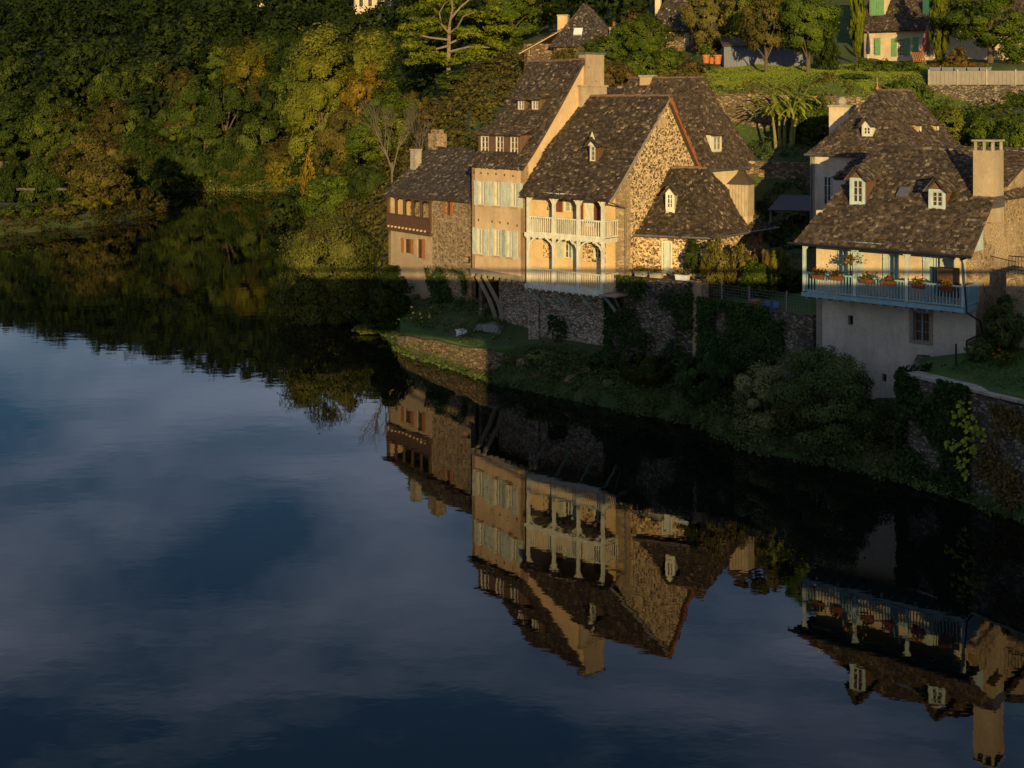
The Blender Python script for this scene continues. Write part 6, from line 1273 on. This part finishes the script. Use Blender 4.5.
mb.build('sling', M['orange_wood'], t); mb = MB()
for s_ in (-.47, .47): mb.bar(F.p(s_, -.45, Z0), F.p(s_, .4, Z0+1.0), .04, .04); mb.bar(F.p(s_, .5, Z0), F.p(s_, -.2, Z0+.45), .04, .04)
mb.build('frame', M['grey_wood'], t)
for k in range(5):
    lab = ['first', 'second', 'third', 'fourth', 'last'][k]; flower_box(Fw, .5+k*.92, -.3+.35, 17.16, .85, .3, .22, M['blue_board'], 'red', lab+' from the left of the red geranium boxes on the grey-white board parapet', 'geranium boxes on the board parapet', 110)
# lower garden of the gallery house
zl_ = lambda x, y: 1.05+max(0, (y-70)*.055+(x+6)*.09)*.8
Y0 = 74.4; X0 = (463-512)*Y0/FPX; z0 = zl_(X0, Y0)+.02; t = thing('crate', 'small white plastic crate on the grass below the gallery house', 'crate', (X0, Y0, z0)); F = Fr((X0, Y0), (.9, -.43)); mb = MB()
for a, b in (((-.33, .33), (-.22, -.19)), ((-.33, .33), (.19, .22)), ((-.33, -.3), (-.19, .19)), ((.3, .33), (-.19, .19))): mb.fbox(F, a[0], a[1], b[0], b[1], z0, z0+.38)
mb.fbox(F, -.3, .3, -.19, .19, z0, z0+.03); mb.fbox(F, -.36, .36, -.25, -.221, z0+.34, z0+.4); mb.build('box', M['white_plastic'], t); mb = MB(); mb.fbox(F, -.1, .1, -.256, -.2505, z0+.35, z0+.38); mb.build('handle', M['zinc'], t)
Y0 = 73.6; X0 = (492-512)*Y0/FPX; z0 = zl_(X0, Y0); t = thing('covered_table', 'low garden table under a sagging grey-green tarpaulin beside the stone basement', 'table', (X0, Y0, z0)); F = Fr((X0, Y0), (.8, -.6)); mb = MB()
N1, N2 = 9, 6; g_ = [[F.p(-.95+1.9*i/(N1-1), -.55+1.1*j/(N2-1), z0+.66+.1*math.sin(i*1.1+j)*.5+.12*math.sin(math.pi*i/(N1-1))-(.34 if j in (0, N2-1) or i in (0, N1-1) else 0)) for j in range(N2)] for i in range(N1)]
for i in range(N1-1):
    for j in range(N2-1): mb.poly([g_[i][j], g_[i+1][j], g_[i+1][j+1], g_[i][j+1]])
mb.build('tarpaulin', M['tarp'], t)
for sx in (-.75, .75):
    for sy in (-.35, .35): mb = MB(); mb.fbox(F, sx-.03, sx+.03, sy-.03, sy+.03, z0, z0+.6); mb.build('leg', M['grey_wood'], t)
Y0 = 76.2; X0 = (483-512)*Y0/FPX; z0 = zl_(X0, Y0)+.02; pot('dark stone tub in the undercroft beneath the tall house', (X0, Y0, z0), .32, .7, None, None, M['concrete'])
X1, Y1 = (478-512)*76.6/FPX, 76.6; t = thing('parasol', 'closed dark parasol leaning in the undercroft beneath the tall house', 'parasol', (X1, Y1, z0)); mb = MB(); mb.tube((X1, Y1, z0), (X1+.5, Y1+.3, z0+2.5), .025); mb.build('pole', M['grey_wood'], t); mb = MB(); mb.tube((X1+.12, Y1+.07, z0+.6), (X1+.4, Y1+.24, z0+2.0), .22, .12, 9); mb.tube((X1+.4, Y1+.24, z0+2.0), (X1+.48, Y1+.29, z0+2.42), .12, .03, 9); mb.build('canopy', M['navy'], t)
Y0 = 78.6; X0 = (428-512)*Y0/FPX; z0 = zl_(X0, Y0); t = thing('rose_bush', 'low rose bush with pale orange blooms on the grass below the gallery house', 'shrub', (X0, Y0, z0)); blossoms('foliage', t, (X0, Y0, z0+.35), (1.3, 1.0, .5), 700, 'green', .14); blossoms('flowers', t, (X0, Y0-.3, z0+.5), (1.3, .7, .45), 26, 'pinkf', .2)
X0, Y0 = 22.0, 51.6; z0 = zg3(X0, Y0); X0 = (1002-512)*Y0/FPX; z0 = zg3(X0, Y0); t = thing('flower_bush', 'small plant with vivid orange blooms on the right garden lawn', 'plant', (X0, Y0, z0)); blossoms('foliage', t, (X0, Y0, z0+.25), (.6, .5, .35), 260, 'green', .13); blossoms('flowers', t, (X0, Y0-.15, z0+.45), (.45, .3, .2), 22, 'orangef', .12)
for x, lab in ((956, 'short dark post by the downpipe, left of two in the right garden'), (975, 'short dark post right of the downpipe in the right garden')):
    Y0 = 52.6; X0 = (x-512)*Y0/FPX; mb = MB(); z0 = zg3(X0, Y0); mb.tube((X0, Y0, z0-.2), (X0, Y0, z0+.85), .04, n=7); mb.tube((X0, Y0, z0+.85), (X0, Y0, z0+.9), .055, .02, n=7); tag(mb.build('post', M['iron'], loc=(X0, Y0, z0)), lab, 'post')
# pale boats on the dark left bank
for x, y, L_, lab in ((26, 190, 1.2, 'small white boat drawn up in the dark hollow near the left edge'), (62, 190, .7, 'smaller grey-white boat drawn up left of the promontory tree')):
    Y0 = 176; X0, _, z0 = px(x, y, Y0); z0 = max(gz(X0, Y0)+.1, z0-.1); t = thing('boat', lab, 'boat', (X0, Y0, z0)); mb = MB(); st = []
    for i in range(7):
        u_ = i/6; w_ = .5*math.sin(math.pi*min(1, .15+u_*.85))**.7; st.append([(X0-L_+2*L_*u_, Y0-w_, z0+.3+.12*abs(u_-.5)), (X0-L_+2*L_*u_, Y0-w_*.5, z0+.05), (X0-L_+2*L_*u_, Y0+w_*.5, z0+.05), (X0-L_+2*L_*u_, Y0+w_, z0+.3+.12*abs(u_-.5))])
    for i in range(6):
        for j in range(3): mb.poly([st[i][j], st[i+1][j], st[i+1][j+1], st[i][j+1]])
    mb.poly(st[0]); mb.poly(st[6]); mb.build('hull', M['zinc'], t); mb = MB(); mb.fbox(Fr((X0, Y0), (1, 0)), -.15, .15, -.42, .42, z0+.2, z0+.24); mb.build('seat', M['grey_wood'], t)  # dark zinc tone stands in for shade on the pale hulls
# rocks at the waterline
LR = ['flat pale rock', 'rounded brown rock', 'square pale rock', 'dark low rock', 'small angular rock', 'broad flat rock', 'tilted grey rock', 'pointed grey rock']
for k, (x, Y0, r_) in enumerate([(523, 68.6, .3), (537, 67.3, .2), (549, 67.8, .22), (572, 65.8, .34), (586, 66.2, .2), (497, 69.5, .3), (560, 66.6, .17), (608, 64.4, .24)]):
    X0 = (x-512)*Y0/FPX; z0 = max(0, gz(X0, Y0)); mb = MB(); mb.ball((X0, Y0, z0+r_*.25), (r_*1.3, r_, r_*.75), 8, 6); mb.v = [(a+rnd(-.1, .1)*r_*1.6, b+rnd(-.1, .1)*r_, c+rnd(-.12, .12)*r_) for a, b, c in mb.v]
    tag(mb.build('rock', M['rubble'] if k % 2 == 0 else M['terrace_stone'], loc=(X0, Y0, z0)), LR[k]+' at the water edge below the balcony house', 'rock', 'rocks at the water edge')
